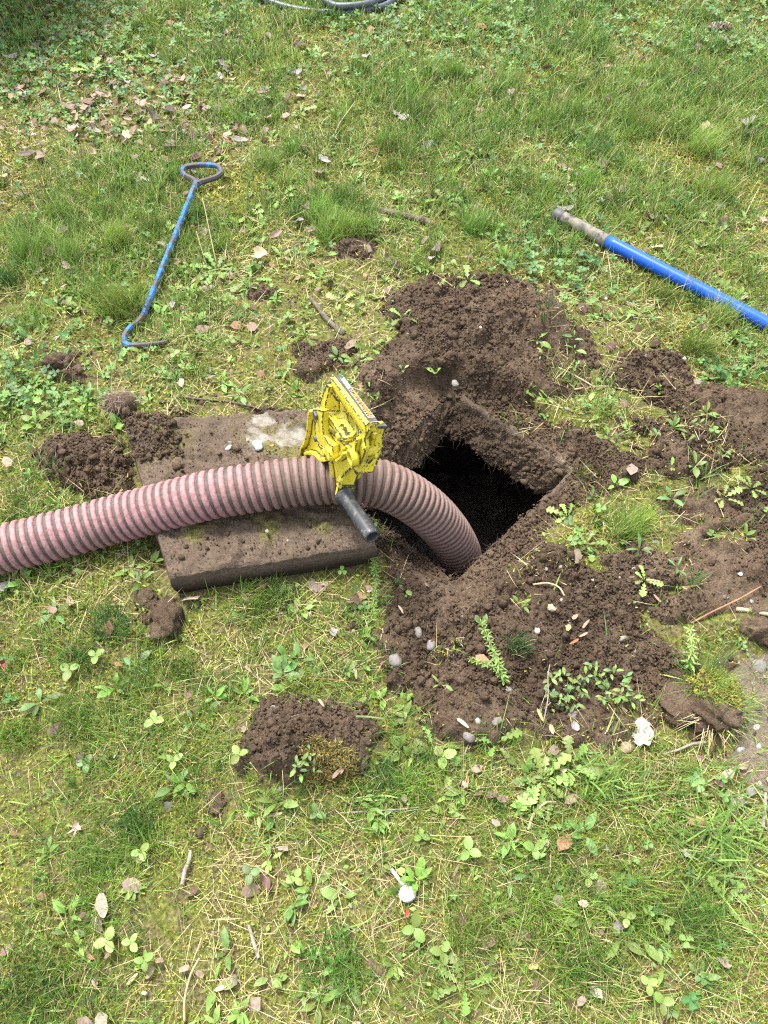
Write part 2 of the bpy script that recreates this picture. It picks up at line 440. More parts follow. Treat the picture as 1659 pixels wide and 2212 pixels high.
keep = np.all(sdv[Q] < 0.012, axis=1) & ~np.any(dp[Q] < -0.011, axis=1) & ~np.all(dp[Q] < 0, axis=1)
Q = Q[keep]; used, inv = np.unique(Q, return_inverse=True)
soil = add('soil', mesh_np('soil', V[used], inv.reshape(-1, 4), smooth=True), M['soil'])
tag(soil, 'dark brown crumbly dug soil heaped and spread around the open pit', 'soil', kind='stuff')

# ------------------------------------------------------------------ pit: opening of the buried tank
def pit_ring(inset, z):
    out = []
    for k in range(4):
        v = PIT[k] + (cen - PIT[k]) * inset
        out.append((*v, z))
    return out
tank = empty('septic_tank', (cen[0], cen[1], 0))
tag(tank, 'buried concrete tank whose square dark opening lies in the dug soil', 'tank')
# one rough wall of soil and roots running round the opening, corners rounded by fallen soil
per_ = []
for k in range(4):
    p0, p1 = PIT[k], PIT[(k + 1) % 4]
    for u_ in np.linspace(0, 1, 90, endpoint=False): per_.append((*(p0 + (p1 - p0) * u_), k + u_))
per_ = np.array(per_); npz = len(per_); nv = 40
rnd = per_[:, :2].copy()
for _ in range(25): rnd = (np.roll(rnd, 1, 0) + rnd + np.roll(rnd, -1, 0)) / 3
v_ = np.linspace(0, 1, nv)[None, :]
qx = per_[:, 0][:, None]; qy = per_[:, 1][:, None]; ku = per_[:, 2][:, None]
rx = rnd[:, 0][:, None]; ry = rnd[:, 1][:, None]
mixr = sstep(0.0, 0.35, v_)
bx_ = qx * (1 - mixr) + rx * mixr; by_ = qy * (1 - mixr) + ry * mixr
sidef = np.where((ku >= 3), 1.05, np.where(ku < 1, 1.25, 0.05))      # far left bank leans in most
ang = ku * 1.0
cl = np.cos(ku * np.pi / 2) * 3; sl = np.sin(ku * np.pi / 2) * 3
lump = 0.045 * fbm(cl * 1.6 + v_ * 1.1, sl * 1.6 + v_ * 3.0, 19, 4) + 0.04 * (0.5 - worley(cl * 4 + v_ * 1.5, sl * 4 + v_ * 6, 7)) + 0.03 * (0.5 - worley(cl * 10 + v_ * 2, sl * 10 + v_ * 13, 17))
ins = 0.01 + sidef * (0.20 * v_ ** 0.9) + lump * sstep(0.02, 0.25, v_) * np.where(sidef < .2, .35, 1)
wx = bx_ + (cen[0] - bx_) * np.maximum(ins, 0.0); wy = by_ + (cen[1] - by_) * np.maximum(ins, 0.0)
ztop = soil_h(per_[:, 0], per_[:, 1], np.full(npz, -0.03))[:, None] - 0.004
zlow = -0.125 + 0.03 * fbm(cl * 2.2, sl * 2.2, 44, 4)
wz = ztop * (1 - v_) + zlow * v_ + 0.012 * fbm(cl * 6, sl * 6 + v_ * 8, 3, 3) * sstep(0, .2, v_)
Vw = np.stack([wx, wy, wz], -1).reshape(-1, 3) - np.array([cen[0], cen[1], 0])
i = np.arange(npz)[:, None]; j = np.arange(nv - 1)[None]; i2 = (i + 1) % npz
Fw = np.stack([i * nv + j, i2 * nv + j, i2 * nv + j + 1, i * nv + j + 1], -1).reshape(-1, 4)
WALLV = Vw + np.array([cen[0], cen[1], 0])
add('opening_wall', mesh_np('opening_wall', Vw, Fw, smooth=True), M['pit'], tank)
# dusty concrete lip of the opening, bare along the right and near sides
mlip = soil_mat('dusty_lip', (0.07, 0.052, 0.037), (0.19, 0.142, 0.102), (0.27, 0.215, 0.155))
sel = (ku[:, 0] >= 0.10) & (ku[:, 0] <= 1.3); Lp = rnd[sel][:, :2] * .5 + per_[sel][:, :2] * .5; kk = ku[:, 0][sel]
Lz = base_h(Lp[:, 0], Lp[:, 1]); Lz = np.convolve(np.pad(Lz, 12, 'edge'), np.ones(25) / 25, 'valid') + .012
Lc = (cen - Lp); Lc /= np.linalg.norm(Lc, axis=1)[:, None]
rowsL = []
for off_, dz in ((-.016, -.014), (-.011, -.001), (-.004, .003), (.003, .002), (.007, -.004), (.009, -.02)):
    jit = .012 * fbm(kk * 14 + off_ * 20, np.full(len(kk), off_ * 60), 9, 4)
    rowsL.append(np.column_stack([Lp + Lc * (off_ + jit)[:, None], Lz + dz + .008 * fbm(kk * 24, np.full(len(kk), off_ * 200), 10, 3)]))
VL = np.stack(rowsL, 1); nL = len(kk); i = np.arange(nL - 1)[:, None]; j = np.arange(5)[None]
QL = np.stack([i * 6 + j, (i + 1) * 6 + j, (i + 1) * 6 + j + 1, i * 6 + j + 1], -1).reshape(-1, 4)
add('rim', mesh_np('rim', VL.reshape(-1, 3) - np.array([cen[0], cen[1], 0]), QL, smooth=True), mlip, tank)
# dark chamber below
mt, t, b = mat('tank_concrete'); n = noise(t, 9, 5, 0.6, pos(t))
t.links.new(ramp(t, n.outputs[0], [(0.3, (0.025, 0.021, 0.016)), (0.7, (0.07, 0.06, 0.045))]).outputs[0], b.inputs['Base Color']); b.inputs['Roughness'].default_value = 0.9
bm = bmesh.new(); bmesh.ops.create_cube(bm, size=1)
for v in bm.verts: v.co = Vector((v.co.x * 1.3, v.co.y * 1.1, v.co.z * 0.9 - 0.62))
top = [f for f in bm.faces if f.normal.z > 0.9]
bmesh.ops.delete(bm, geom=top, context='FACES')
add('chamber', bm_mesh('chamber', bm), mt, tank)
# ceiling slab around the opening (underside of the tank top)
ring = pit_ring(0.05, -0.15); outer = [(cen[0] - .65, cen[1] + .0, -.15)]
oc = [(cen[0] + sx_ * .65, cen[1] + sy_ * .55, -.15) for sx_, sy_ in ((-.2, 1), (1, .2), (.2, -1), (-1, -.2))]
oc = [(cen[0], cen[1] + 1.2, -.15), (cen[0] + 1.4, cen[1], -.15), (cen[0], cen[1] - 1.2, -.15), (cen[0] - 1.4, cen[1], -.15)]
Vc = np.array(ring + oc) - np.array([cen[0], cen[1], 0])
add('cover_slab', mesh_np('cover_slab', Vc, np.array([(k, (k + 1) % 4, 4 + (k + 1) % 4, 4 + k) for k in range(4)])), mt, tank)
# sludge
ms, t, b = mat('sludge'); n = noise(t, 16, 6, 0.7, pos(t))
t.links.new(ramp(t, n.outputs[0], [(0.35, (0.05, 0.043, 0.032)), (0.6, (0.17, 0.15, 0.115)), (0.75, (0.30, 0.275, 0.22))]).outputs[0], b.inputs['Base Color']); b.inputs['Roughness'].default_value = 0.6
bump(t, b, n.outputs[0], 0.6, 0.02)
Xs, Ys = np.meshgrid(np.linspace(-.64, .64, 60), np.linspace(-.54, .54, 50), indexing='ij')
Vs = np.stack([Xs.ravel(), Ys.ravel(), -0.72 + 0.02 * fbm(Xs.ravel() * 9, Ys.ravel() * 9, 3, 4)], 1)
i = np.arange(59)[:, None]; j = np.arange(49)[None]
Qs = np.stack([i * 50 + j, (i + 1) * 50 + j, (i + 1) * 50 + j + 1, i * 50 + j + 1], -1).reshape(-1, 4)
add('sludge', mesh_np('sludge', Vs, Qs, smooth=True), ms, tank)
# roots hanging from the far edges
mr, t, b = mat('root'); b.inputs['Base Color'].default_value = (0.075, 0.055, 0.038, 1); b.inputs['Roughness'].default_value = 0.9
def root_obj(P, r0, parent=None, name='root'):
    Vt, Ft = tube(P, np.linspace(r0, r0 * 0.4, len(P)), 4)
    return add(name, mesh_np(name, Vt, Ft), mr, parent)
for k in range(60):
    wi_ = rng.choice([rng.integers(4, 80), rng.integers(285, 356)]); vj = int(rng.integers(24, nv - 1)); q3 = WALLV[wi_ * nv + vj]; q = q3[:2]
    L = rng.choice([rng.uniform(0.02, 0.05), rng.uniform(0.05, 0.12)], p=[.7, .3]); n_ = 7
    P = np.zeros((n_, 3)); P[0] = q3; dr = np.array([*(cen - q) * 0.8, -0.8]) + rng.normal(0, .3, 3)
    for m_ in range(1, n_):
        dr = dr / np.linalg.norm(dr); P[m_] = P[m_ - 1] + dr * L / n_; dr = dr + np.array([0, 0, -0.5]) + rng.normal(0, .35, 3)
    root_obj(P - np.array([cen[0], cen[1], 0]), rng.uniform(0.0003, 0.0007), tank)

# ------------------------------------------------------------------ concrete lid
LT = 0.072
lc = np.array([at(268, 908, LT), at(690, 888, LT), at(812, 1180, LT), at(368, 1250, LT)])      # far left, far right, near right, near left
lc0 = lc.mean(0); lc0[2] = 0.0
N_ = 90
g = np.linspace(0, 1, N_)
U_, W_ = np.meshgrid(g, g, indexing='ij')
top = (lc[0] * ((1 - U_) * (1 - W_))[..., None] + lc[1] * (U_ * (1 - W_))[..., None] + lc[2] * (U_ * W_)[..., None] + lc[3] * ((1 - U_) * W_)[..., None])
edge = np.minimum(np.minimum(U_, 1 - U_), np.minimum(W_, 1 - W_))
cm_x, cm_y = top[..., 0], top[..., 1]
conc = np.maximum(sstep(0.10, 0.0, np.hypot((cm_x - at(615, 945, LT)[0]) / 1.25, (cm_y - at(615, 945, LT)[1]) / 0.8) + 0.02 + 0.10 * fbm(cm_x * 24, cm_y * 24, 61, 5)),
                  0.8 * sstep(0.05, 0.0, np.hypot(cm_x - at(560, 912, LT)[0], cm_y - at(560, 912, LT)[1]) + 0.01 + 0.06 * fbm(cm_x * 28, cm_y * 28, 62, 5)))
conc = sstep(0.40, 0.62, conc) * (0.55 + .45 * sstep(-.2, .2, fbm(cm_x * 60, cm_y * 60, 64, 3)))
mossm = sstep(0.1, 0.5, fbm(cm_x * 13, cm_y * 13, 71, 4) + 0.35 * sstep(0.35, 0.65, U_) * sstep(0.75, 0.3, W_) - 0.12) * (1 - conc)
soilm = sstep(-0.2, 0.35, fbm(cm_x * 9, cm_y * 9, 73, 4) + 0.2)
crumb_l = 0.007 * (0.55 - worley(cm_x * 60, cm_y * 60, 8)) + 0.005 * fbm(cm_x * 45, cm_y * 45, 23, 4) + 0.006 * fbm(cm_x * 12, cm_y * 12, 29, 3)
pile_l = 0.022 * np.exp(-(((U_ - 0.09) / 0.13) ** 2 + ((W_ - 0.10) / 0.16) ** 2)) * (1 + .6 * fbm(cm_x * 40, cm_y * 40, 88, 3)) + .012 * sstep(.1, .5, fbm(cm_x * 15, cm_y * 15, 89, 4)) * (1 - conc)
top[..., 2] += (crumb_l + 0.004) * (1 - 0.75 * conc) + pile_l - 0.005 * sstep(0.012, 0.0, edge)
Vl = top.reshape(-1, 3); colr = np.stack([conc.ravel(), mossm.ravel(), soilm.ravel()], 1)
i = np.arange(N_ - 1)[:, None]; j = np.arange(N_ - 1)[None]
Ql = np.stack([i * N_ + j, i * N_ + j + 1, (i + 1) * N_ + j + 1, (i + 1) * N_ + j], -1).reshape(-1, 4)
per = [(k, 0) for k in range(N_ - 1)] + [(N_ - 1, k) for k in range(N_ - 1)] + [(N_ - 1 - k, N_ - 1) for k in range(N_ - 1)] + [(0, N_ - 1 - k) for k in range(N_ - 1)]
pi = np.array([a * N_ + b_ for a, b_ in per]); np_ = len(pi)
ctr = Vl.mean(0)
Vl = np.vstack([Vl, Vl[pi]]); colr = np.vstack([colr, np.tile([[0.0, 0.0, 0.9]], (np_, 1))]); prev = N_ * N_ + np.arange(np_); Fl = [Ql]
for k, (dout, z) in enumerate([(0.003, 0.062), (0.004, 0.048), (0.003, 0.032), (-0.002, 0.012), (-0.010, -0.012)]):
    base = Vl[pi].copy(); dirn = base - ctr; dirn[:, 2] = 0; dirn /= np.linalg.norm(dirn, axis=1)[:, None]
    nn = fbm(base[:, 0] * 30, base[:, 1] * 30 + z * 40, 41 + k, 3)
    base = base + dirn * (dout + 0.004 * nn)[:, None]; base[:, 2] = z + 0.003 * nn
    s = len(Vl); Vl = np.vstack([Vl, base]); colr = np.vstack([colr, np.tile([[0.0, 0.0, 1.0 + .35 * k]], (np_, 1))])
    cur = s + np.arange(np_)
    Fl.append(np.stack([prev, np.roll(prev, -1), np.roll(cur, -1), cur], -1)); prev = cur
ml, t, b = mat('dirty_concrete'); p = pos(t)
a_ = nd(t, 'ShaderNodeAttribute'); a_.attribute_name = 'Col'
sep = nd(t, 'ShaderNodeSeparateColor'); t.links.new(a_.outputs['Color'], sep.inputs[0])
n2 = noise(t, 170, 4, 0.7, p); n1 = noise(t, 25, 5, 0.65, p)
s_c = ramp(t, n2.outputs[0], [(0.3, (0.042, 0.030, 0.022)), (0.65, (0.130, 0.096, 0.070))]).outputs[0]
g_c = ramp(t, n1.outputs[0], [(0.35, (0.058, 0.042, 0.029)), (0.65, (0.115, 0.086, 0.060))]).outputs[0]
m_c = ramp(t, n2.outputs[0], [(0.35, (0.06, 0.05, 0.018)), (0.65, (0.17, 0.17, 0.045))]).outputs[0]
w_c = ramp(t, noise(t, 60, 5, 0.75, p).outputs[0], [(0.3, (0.10, 0.085, 0.065)), (0.6, (0.27, 0.245, 0.205))]).outputs[0]
damp_shade = mth(t, 'MINIMUM', mth(t, 'MULTIPLY', mth(t, 'MAXIMUM', mth(t, 'SUBTRACT', sep.outputs[2], 1.0), 0.0), 1.2), 0.85); col = mixc(t, mth(t, 'MINIMUM', sep.outputs[2], 1.0), g_c, s_c); col = mixc(t, damp_shade, col, (0.022, 0.016, 0.011)); col = mixc(t, mth(t, 'MULTIPLY', sep.outputs[1], 0.8), col, m_c); col = mixc(t, sep.outputs[0], col, w_c)  # sides darken toward the base: front-face shade put into colour, with damp soil
t.links.new(col, b.inputs['Base Color']); b.inputs['Roughness'].default_value = 0.95; b.inputs['Specular IOR Level'].default_value = 0.15
bump(t, b, mth(t, 'ADD', noise(t, 260, 5, 0.75, p).outputs[0], noise(t, 70, 3, 0.6, p).outputs[0]), 0.8, 0.004)
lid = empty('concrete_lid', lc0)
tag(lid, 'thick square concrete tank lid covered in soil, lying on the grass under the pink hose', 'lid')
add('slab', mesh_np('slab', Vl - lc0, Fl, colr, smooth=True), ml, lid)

# ------------------------------------------------------------------ pink ribbed suction hose
HR = 0.0505
hp = [(-330, 1262, .048), (-150, 1222, .05), (0, 1187, .052), (120, 1157, .058), (240, 1124, .068), (340, 1098, .092), (450, 1070, .122), (560, 1052, .133), (650, 1040, .137), (728, 1036, .141),
      (800, 1040, .136), (860, 1061, .108), (912, 1094, .06), (950, 1130, .00), (978, 1168, -.07), (995, 1208, -.15), (1000, 1262, -.27), (998, 1330, -.45)]
HP = catmull([at(*q) for q in hp], 40)
HP, hs_ = resample(HP, 0.006)
hose = empty('suction_hose', HP[0]); off = HP[0].copy()
tag(hose, 'dusty pink ribbed suction hose running over the lid into the pit', 'hose')
dirtf = sstep(0.0, 1.0, (hs_ - hs_.max() + 1.0) / 0.25)
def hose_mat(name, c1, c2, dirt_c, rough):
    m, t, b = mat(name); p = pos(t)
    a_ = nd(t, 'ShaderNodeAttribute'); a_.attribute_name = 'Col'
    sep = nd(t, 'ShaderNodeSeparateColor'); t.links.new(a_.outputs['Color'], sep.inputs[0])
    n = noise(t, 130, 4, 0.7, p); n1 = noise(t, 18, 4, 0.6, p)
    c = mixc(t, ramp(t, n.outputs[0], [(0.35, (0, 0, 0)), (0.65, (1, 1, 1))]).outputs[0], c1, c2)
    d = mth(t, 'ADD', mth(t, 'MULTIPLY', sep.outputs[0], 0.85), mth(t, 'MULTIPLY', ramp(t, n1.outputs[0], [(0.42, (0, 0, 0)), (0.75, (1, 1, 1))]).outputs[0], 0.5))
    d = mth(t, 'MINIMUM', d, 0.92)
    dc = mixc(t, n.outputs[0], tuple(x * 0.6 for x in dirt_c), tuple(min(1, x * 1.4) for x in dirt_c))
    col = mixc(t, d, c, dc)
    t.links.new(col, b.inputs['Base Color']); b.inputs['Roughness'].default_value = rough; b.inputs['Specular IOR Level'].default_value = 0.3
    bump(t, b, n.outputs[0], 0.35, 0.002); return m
m_rib = hose_mat('hose_rib', (0.205, 0.092, 0.098), (0.32, 0.185, 0.188), (0.13, 0.088, 0.07), 0.6)
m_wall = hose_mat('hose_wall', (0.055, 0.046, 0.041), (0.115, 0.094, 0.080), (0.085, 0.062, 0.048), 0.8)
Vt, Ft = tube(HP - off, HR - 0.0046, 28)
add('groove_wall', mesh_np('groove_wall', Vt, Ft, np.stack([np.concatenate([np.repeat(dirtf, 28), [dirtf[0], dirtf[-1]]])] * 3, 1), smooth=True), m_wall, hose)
nt_ = 40
s_tool = float(hs_[np.argmin(np.linalg.norm(HP - at(736, 1036, .141), axis=1))])
pit_s = np.interp(hs_, [0, s_tool - .02, s_tool + .10, hs_.max()], [.0188, .0182, .0135, .0125])      # stretched over the lid, squeezed in the bend
phs = np.concatenate([[0], np.cumsum(np.diff(hs_) / pit_s[:-1])]); turns = phs.max()
ph = np.arange(0, int((turns - 1) * nt_)) / nt_                     # turn number
prof = [(-0.325, -0.0060), (-0.305, -0.0020), (-0.23, 0.0000), (-0.08, 0.0010), (0.08, 0.0010), (0.23, 0.0000), (0.305, -0.0020), (0.325, -0.0060)]
Tn, Nn, Bn = frames(HP)
rows = []; cols_ = []
for da, dr in prof:
    s = np.clip((ph + 0.5 + da * (1 + .12 * fbm(ph * .35, np.zeros_like(ph), 66, 2)) + .10 * fbm(ph * .22, np.ones_like(ph), 67, 2)), 0, turns); s = np.interp(s, phs, hs_)
    P = np.stack([np.interp(s, hs_, HP[:, k]) for k in range(3)], 1)
    N1 = np.stack([np.interp(s, hs_, Nn[:, k]) for k in range(3)], 1); B1 = np.stack([np.interp(s, hs_, Bn[:, k]) for k in range(3)], 1)
    th = 2 * np.pi * ph
    rr = HR + dr + 0.0005 * fbm(ph * 3.1, np.full_like(ph, da * 5), 6, 2)
    rows.append(P + rr[:, None] * (np.cos(th)[:, None] * N1 + np.sin(th)[:, None] * B1)); cols_.append(np.interp(s, hs_, dirtf))
Vr = np.stack(rows, 1).reshape(-1, 3) - off; cr = np.stack(cols_, 1).reshape(-1)
k_ = len(prof); i = np.arange(len(ph) - 1)[:, None]; j = np.arange(k_ - 1)[None]
Qr = np.stack([i * k_ + j, (i + 1) * k_ + j, (i + 1) * k_ + j + 1, i * k_ + j + 1], -1).reshape(-1, 4)
add('spiral_rib', mesh_np('spiral_rib', Vr, Qr, np.stack([cr] * 3, 1), smooth=True), m_rib, hose)

# ------------------------------------------------------------------ yellow clamp-on hose handle
bV = Vector((.42, -.87, .24)).normalized(); cV = Vector((-.027, .254, .967)); cV = (cV - bV * cV.dot(bV)).normalized(); aV = cV.cross(bV) * -1
if aV.x < 0: aV = -aV
O = Vector(at(736, 1036, .141))
tool = bpy.data.objects.new('hose_handle', None); C.objects.link(tool)
tool.matrix_world = Matrix(((aV.x, bV.x, cV.x, O.x), (aV.y, bV.y, cV.y, O.y), (aV.z, bV.z, cV.z, O.z), (0, 0, 0, 1)))
tag(tool, 'chipped yellow steel hose handle with black rubber grip clamped round the pink hose', 'handle tool')
my, t, b = mat('chipped_yellow_paint'); p = objc(t)
bev = nd(t, 'ShaderNodeBevel'); bev.samples = 12; bev.inputs['Radius'].default_value = 0.005
geo = t.nodes.new('ShaderNodeNewGeometry')
dt = nd(t, 'ShaderNodeVectorMath', operation='DOT_PRODUCT'); t.links.new(bev.outputs[0], dt.inputs[0]); t.links.new(geo.outputs['Normal'], dt.inputs[1])
e_ = mth(t, 'SUBTRACT', 1.0, dt.outputs['Value'])
nz = noise(t, 95, 5, 0.7, p); nz2 = noise(t, 260, 4, 0.7, p); nzl = noise(t, 30, 4, 0.6, p)
ee = mth(t, 'ADD', mth(t, 'MULTIPLY', e_, 8.5), mth(t, 'MULTIPLY', mth(t, 'SUBTRACT', nz.outputs[0], 0.5), 3.0))
chip = ramp(t, ee, [(0.46, (0, 0, 0)), (0.49, (1, 1, 1))]).outputs[0]
spot = ramp(t, mth(t, 'ADD', mth(t, 'MULTIPLY', nz2.outputs[0], 0.55), mth(t, 'MULTIPLY', nz.outputs[0], 0.45)), [(0.575, (0, 0, 0)), (0.585, (1, 1, 1))]).outputs[0]
chip = mth(t, 'MAXIMUM', chip, spot)
ycol = mixc(t, ramp(t, nzl.outputs[0], [(0.4, (0, 0, 0)), (0.75, (0.55, 0.55, 0.55))]).outputs[0], (0.62, 0.53, 0.03), (0.42, 0.31, 0.025))
ycol = mixc(t, ramp(t, noise(t, 55, 5, 0.7, p).outputs[0], [(0.62, (0, 0, 0)), (0.8, (0.7, 0.7, 0.7))]).outputs[0], ycol, (0.17, 0.115, 0.04))
ccol = mixc(t, nz2.outputs[0], (0.018, 0.02, 0.024), (0.07, 0.07, 0.075))
t.links.new(mixc(t, chip, ycol, ccol), b.inputs['Base Color'])
b.inputs['Roughness'].default_value = 0.42
bump(t, b, mth(t, 'SUBTRACT', 1.0, chip), 0.35, 0.0006)
mk, t, b = mat('bare_dark_steel'); n = noise(t, 120, 4, 0.7, objc(t))
t.links.new(ramp(t, n.outputs[0], [(0.3, (0.03, 0.033, 0.04)), (0.7, (0.13, 0.13, 0.135))]).outputs[0], b.inputs['Base Color']); b.inputs['Roughness'].default_value = 0.5; b.inputs['Metallic'].default_value = 0.4
mworn, t, b = mat('bare_worn_edge'); p = objc(t); n = noise(t, 150, 4, 0.7, p); n9 = noise(t, 380, 3, .6, p)
f_ = ramp(t, n.outputs[0], [(0.55, (0, 0, 0)), (0.57, (1, 1, 1))]).outputs[0]
t.links.new(mixc(t, f_, mixc(t, n9.outputs[0], (0.012, 0.013, 0.016), (0.05, 0.05, 0.054)), (0.58, 0.49, 0.03)), b.inputs['Base Color']); b.inputs['Roughness'].default_value = .5
def bevel(o, wd=0.0015, seg=2):
    md = o.modifiers.new('bevel', 'BEVEL'); md.width = wd; md.segments = seg; md.limit_method = 'ANGLE'; md.angle_limit = R(35); return o
def extr(bm, poly, a0, a1, hole=None):
    """polygon in (b, c), thickness from a0 to a1"""
    lo = [bm.verts.new((a0, y, z)) for y, z in poly]; hi = [bm.verts.new((a1, y, z)) for y, z in poly]
    n = len(poly)
    bm.faces.new(lo); bm.faces.new(hi[::-1])
    for k in range(n): bm.faces.new((lo[k], hi[k], hi[(k + 1) % n], lo[(k + 1) % n]))
def strip(bm, prof, a0, a1, th):
    """bent plate: profile in (b, c) with thickness th, width along a; a0/a1 scalars or lists per point"""
    n = len(prof); P = np.array(prof, float)
    d = np.gradient(P, axis=0); nrm = np.stack([-d[:, 1], d[:, 0]], 1); nrm /= np.linalg.norm(nrm, axis=1)[:, None]
    A0 = np.broadcast_to(a0, (n,)); A1 = np.broadcast_to(a1, (n,))
    rowsv = []
    for k in range(n):
        q0 = P[k] - nrm[k] * th / 2; q1 = P[k] + nrm[k] * th / 2
        rowsv.append([bm.verts.new((A0[k], *q0)), bm.verts.new((A1[k], *q0)), bm.verts.new((A1[k], *q1)), bm.verts.new((A0[k], *q1))])
    for k in range(n - 1):
        for m_ in range(4):
            bm.faces.new((rowsv[k][m_], rowsv[k][(m_ + 1) % 4], rowsv[k + 1][(m_ + 1) % 4], rowsv[k + 1][m_]))
    bm.faces.new(rowsv[0][::-1]); bm.faces.new(rowsv[-1])
def boxl(bm, a, b_, c_, sa, sb, sc):
    r_ = bmesh.ops.create_cube(bm, size=1)
    for v in r_['verts']: v.co = Vector((a + v.co.x * sa, b_ + v.co.y * sb, c_ + v.co.z * sc))
def cylA(bm, a0, a1, b_, c_, r_, seg=20, hole=0.0, axis='a'):
    rr = bmesh.ops.create_cone(bm, cap_ends=True, segments=seg, radius1=r_, radius2=r_, depth=abs(a1 - a0))
    for v in rr['verts']:
        x, y, z = v.co
        if axis == 'a': v.co = Vector((z + (a0 + a1) / 2, b_ + x, c_ + y))
        elif axis == 'b': v.co = Vector((b_ + x, z + (a0 + a1) / 2, c_ + y))
# outlines below are read off the photo (enlarged crop) and set on planes of the tool itself
def loc(cx, cy, plane, val):
    px, py = (950 + cx / 3.5686) * .6636, (1180 + cy / 3.5686) * .6636
    u = (px - 829.5) / 829.5 * TU; v = (1106 - py) / 1106 * TV
    d = Vector((u, cp + v * sp, -sp + v * cp)); e = Vector((0, 0, CAM_H)) - O
    Np = {'a': aV, 'b': bV, 'c': cV}[plane]
    p = e + d * ((val - e.dot(Np)) / d.dot(Np)); return (p.dot(aV), p.dot(bV), p.dot(cV))
RIMS = []
def plate(bm, pts, plane, val, th, holes=(), mirror=None, rim=True):
    """flat plate: outline as seen in the photo on one plane, extruded by th along the plane's axis (away from the viewer)"""
    ax = {'a': 0, 'b': 1, 'c': 2}[plane]
    if rim: RIMS.extend((lp, plane, val, 1 if th > 0 else -1) for lp in (pts, *holes))
    for off_ in ((0.0,) if mirror is None else (0.0, mirror)):
        b2 = bmesh.new(); es = []
        for lp in (pts, *holes):
            vs = [b2.verts.new(loc(x_, y_, plane, val)) for x_, y_ in lp]
            es += [b2.edges.new((vs[k], vs[(k + 1) % len(vs)])) for k in range(len(vs))]
        bmesh.ops.triangle_fill(b2, use_beauty=True, use_dissolve=True, edges=es)
        fs = list(b2.faces); r_ = bmesh.ops.extrude_face_region(b2, geom=fs)
        for v in [q for q in r_['geom'] if isinstance(q, bmesh.types.BMVert)]:
            c_ = v.co.copy(); c_[ax] += th; v.co = c_
        if off_:
            for v in b2.verts: c_ = v.co.copy(); c_[ax] += off_; v.co = c_
        bmesh.ops.recalc_face_normals(b2, faces=b2.faces)
        tmp = bpy.data.meshes.new('tmp'); b2.to_mesh(tmp); b2.free(); bm.from_mesh(tmp); bpy.data.meshes.remove(tmp)
def ribbon(bm, pts, plane, val, wd, a0, a1):
    """raised rim: a path on a plane, wd wide in the plane, from a0 to a1 along the axis"""
    ax = {'a': 0, 'b': 1, 'c': 2}[plane]; ij = [k for k in range(3) if k != ax]
    P = np.array([[loc(x_, y_, plane, val)[k] for k in ij] for x_, y_ in pts]); d = np.gradient(P, axis=0); n_ = np.stack([-d[:, 1], d[:, 0]], 1); n_ /= np.linalg.norm(n_, axis=1)[:, None]
    rows_ = []
    for k in range(len(P)):
        row = []
        for sgn, av in ((-1, a0), (-1, a1), (1, a1), (1, a0)):
            co = [0, 0, 0]; q = P[k] + n_[k] * sgn * wd / 2; co[ij[0]] = q[0]; co[ij[1]] = q[1]; co[ax] = av; row.append(bm.verts.new(co))
        rows_.append(row)
    for k in range(len(P) - 1):
        for m_ in range(4): bm.faces.new((rows_[k][m_], rows_[k][(m_ + 1) % 4], rows_[k + 1][(m_ + 1) % 4], rows_[k + 1][m_]))
    bm.faces.new(rows_[0][::-1]); bm.faces.new(rows_[-1])
def part(name, bm, m=my, parent=None, bv=0.0015):
    o = add(name, bm_mesh(name, bm), m, parent or tool)
    if bv: bevel(o, bv)
    if RIMS and m is my:
        bm = bmesh.new()
        for lp, plane, val, sg in RIMS:
            ax = {'a': 0, 'b': 1, 'c': 2}[plane]; ij = [k for k in range(3) if k != ax]
            P = np.array([[loc(x_, y_, plane, val)[k] for k in ij] for x_, y_ in lp])
            # finer points along the outline so that the bare strip can wander
            Q = np.vstack([P[k] + (P[(k + 1) % len(P)] - P[k]) * t_ for k in range(len(P)) for t_ in np.linspace(0, 1, max(2, int(np.linalg.norm(P[(k + 1) % len(P)] - P[k]) / .003)), endpoint=False)[:, None, None]])
            area = .5 * np.sum(P[:, 0] * np.roll(P[:, 1], -1) - np.roll(P[:, 0], -1) * P[:, 1])
            d = np.roll(Q, -2, 0) - np.roll(Q, 2, 0); n_ = np.stack([-d[:, 1], d[:, 0]], 1); n_ /= np.linalg.norm(n_, axis=1)[:, None] + 1e-9
            if area < 0: n_ = -n_
            if lp is not RIMS[0][0] and len(lp) < 11 and plane in 'bc' and area * 1 != 0 and abs(area) < 8e-4: n_ = -n_
            wv = .0020 + .0020 * np.clip(fbm(np.arange(len(Q)) * .23 + len(lp) * 7, np.full(len(Q), val * 90), 5, 3) * 1.6 + .2, -.9, 1.4)
            ring = []
            for k in range(len(Q)):
                row = []
                for off_, h_ in ((-.0003, .0012), (-.0003, -.0004), (max(.0003, wv[k]), -.0004), (max(.0003, wv[k]), .0012)):
                    q = Q[k] + n_[k] * off_; co = [0, 0, 0]; co[ij[0]] = q[0]; co[ij[1]] = q[1]; co[ax] = val + sg * h_; row.append(bm.verts.new(co))
                ring.append(row)
            for k in range(len(ring)):
                r0, r1 = ring[k], ring[(k + 1) % len(ring)]
                for m_ in range(4): bm.faces.new((r0[m_], r0[(m_ + 1) % 4], r1[(m_ + 1) % 4], r1[m_]))
        add('worn_edge', bm_mesh('worn_edge', bm), mworn, o if o.parent == tool else tool)
    RIMS.clear()
    return o
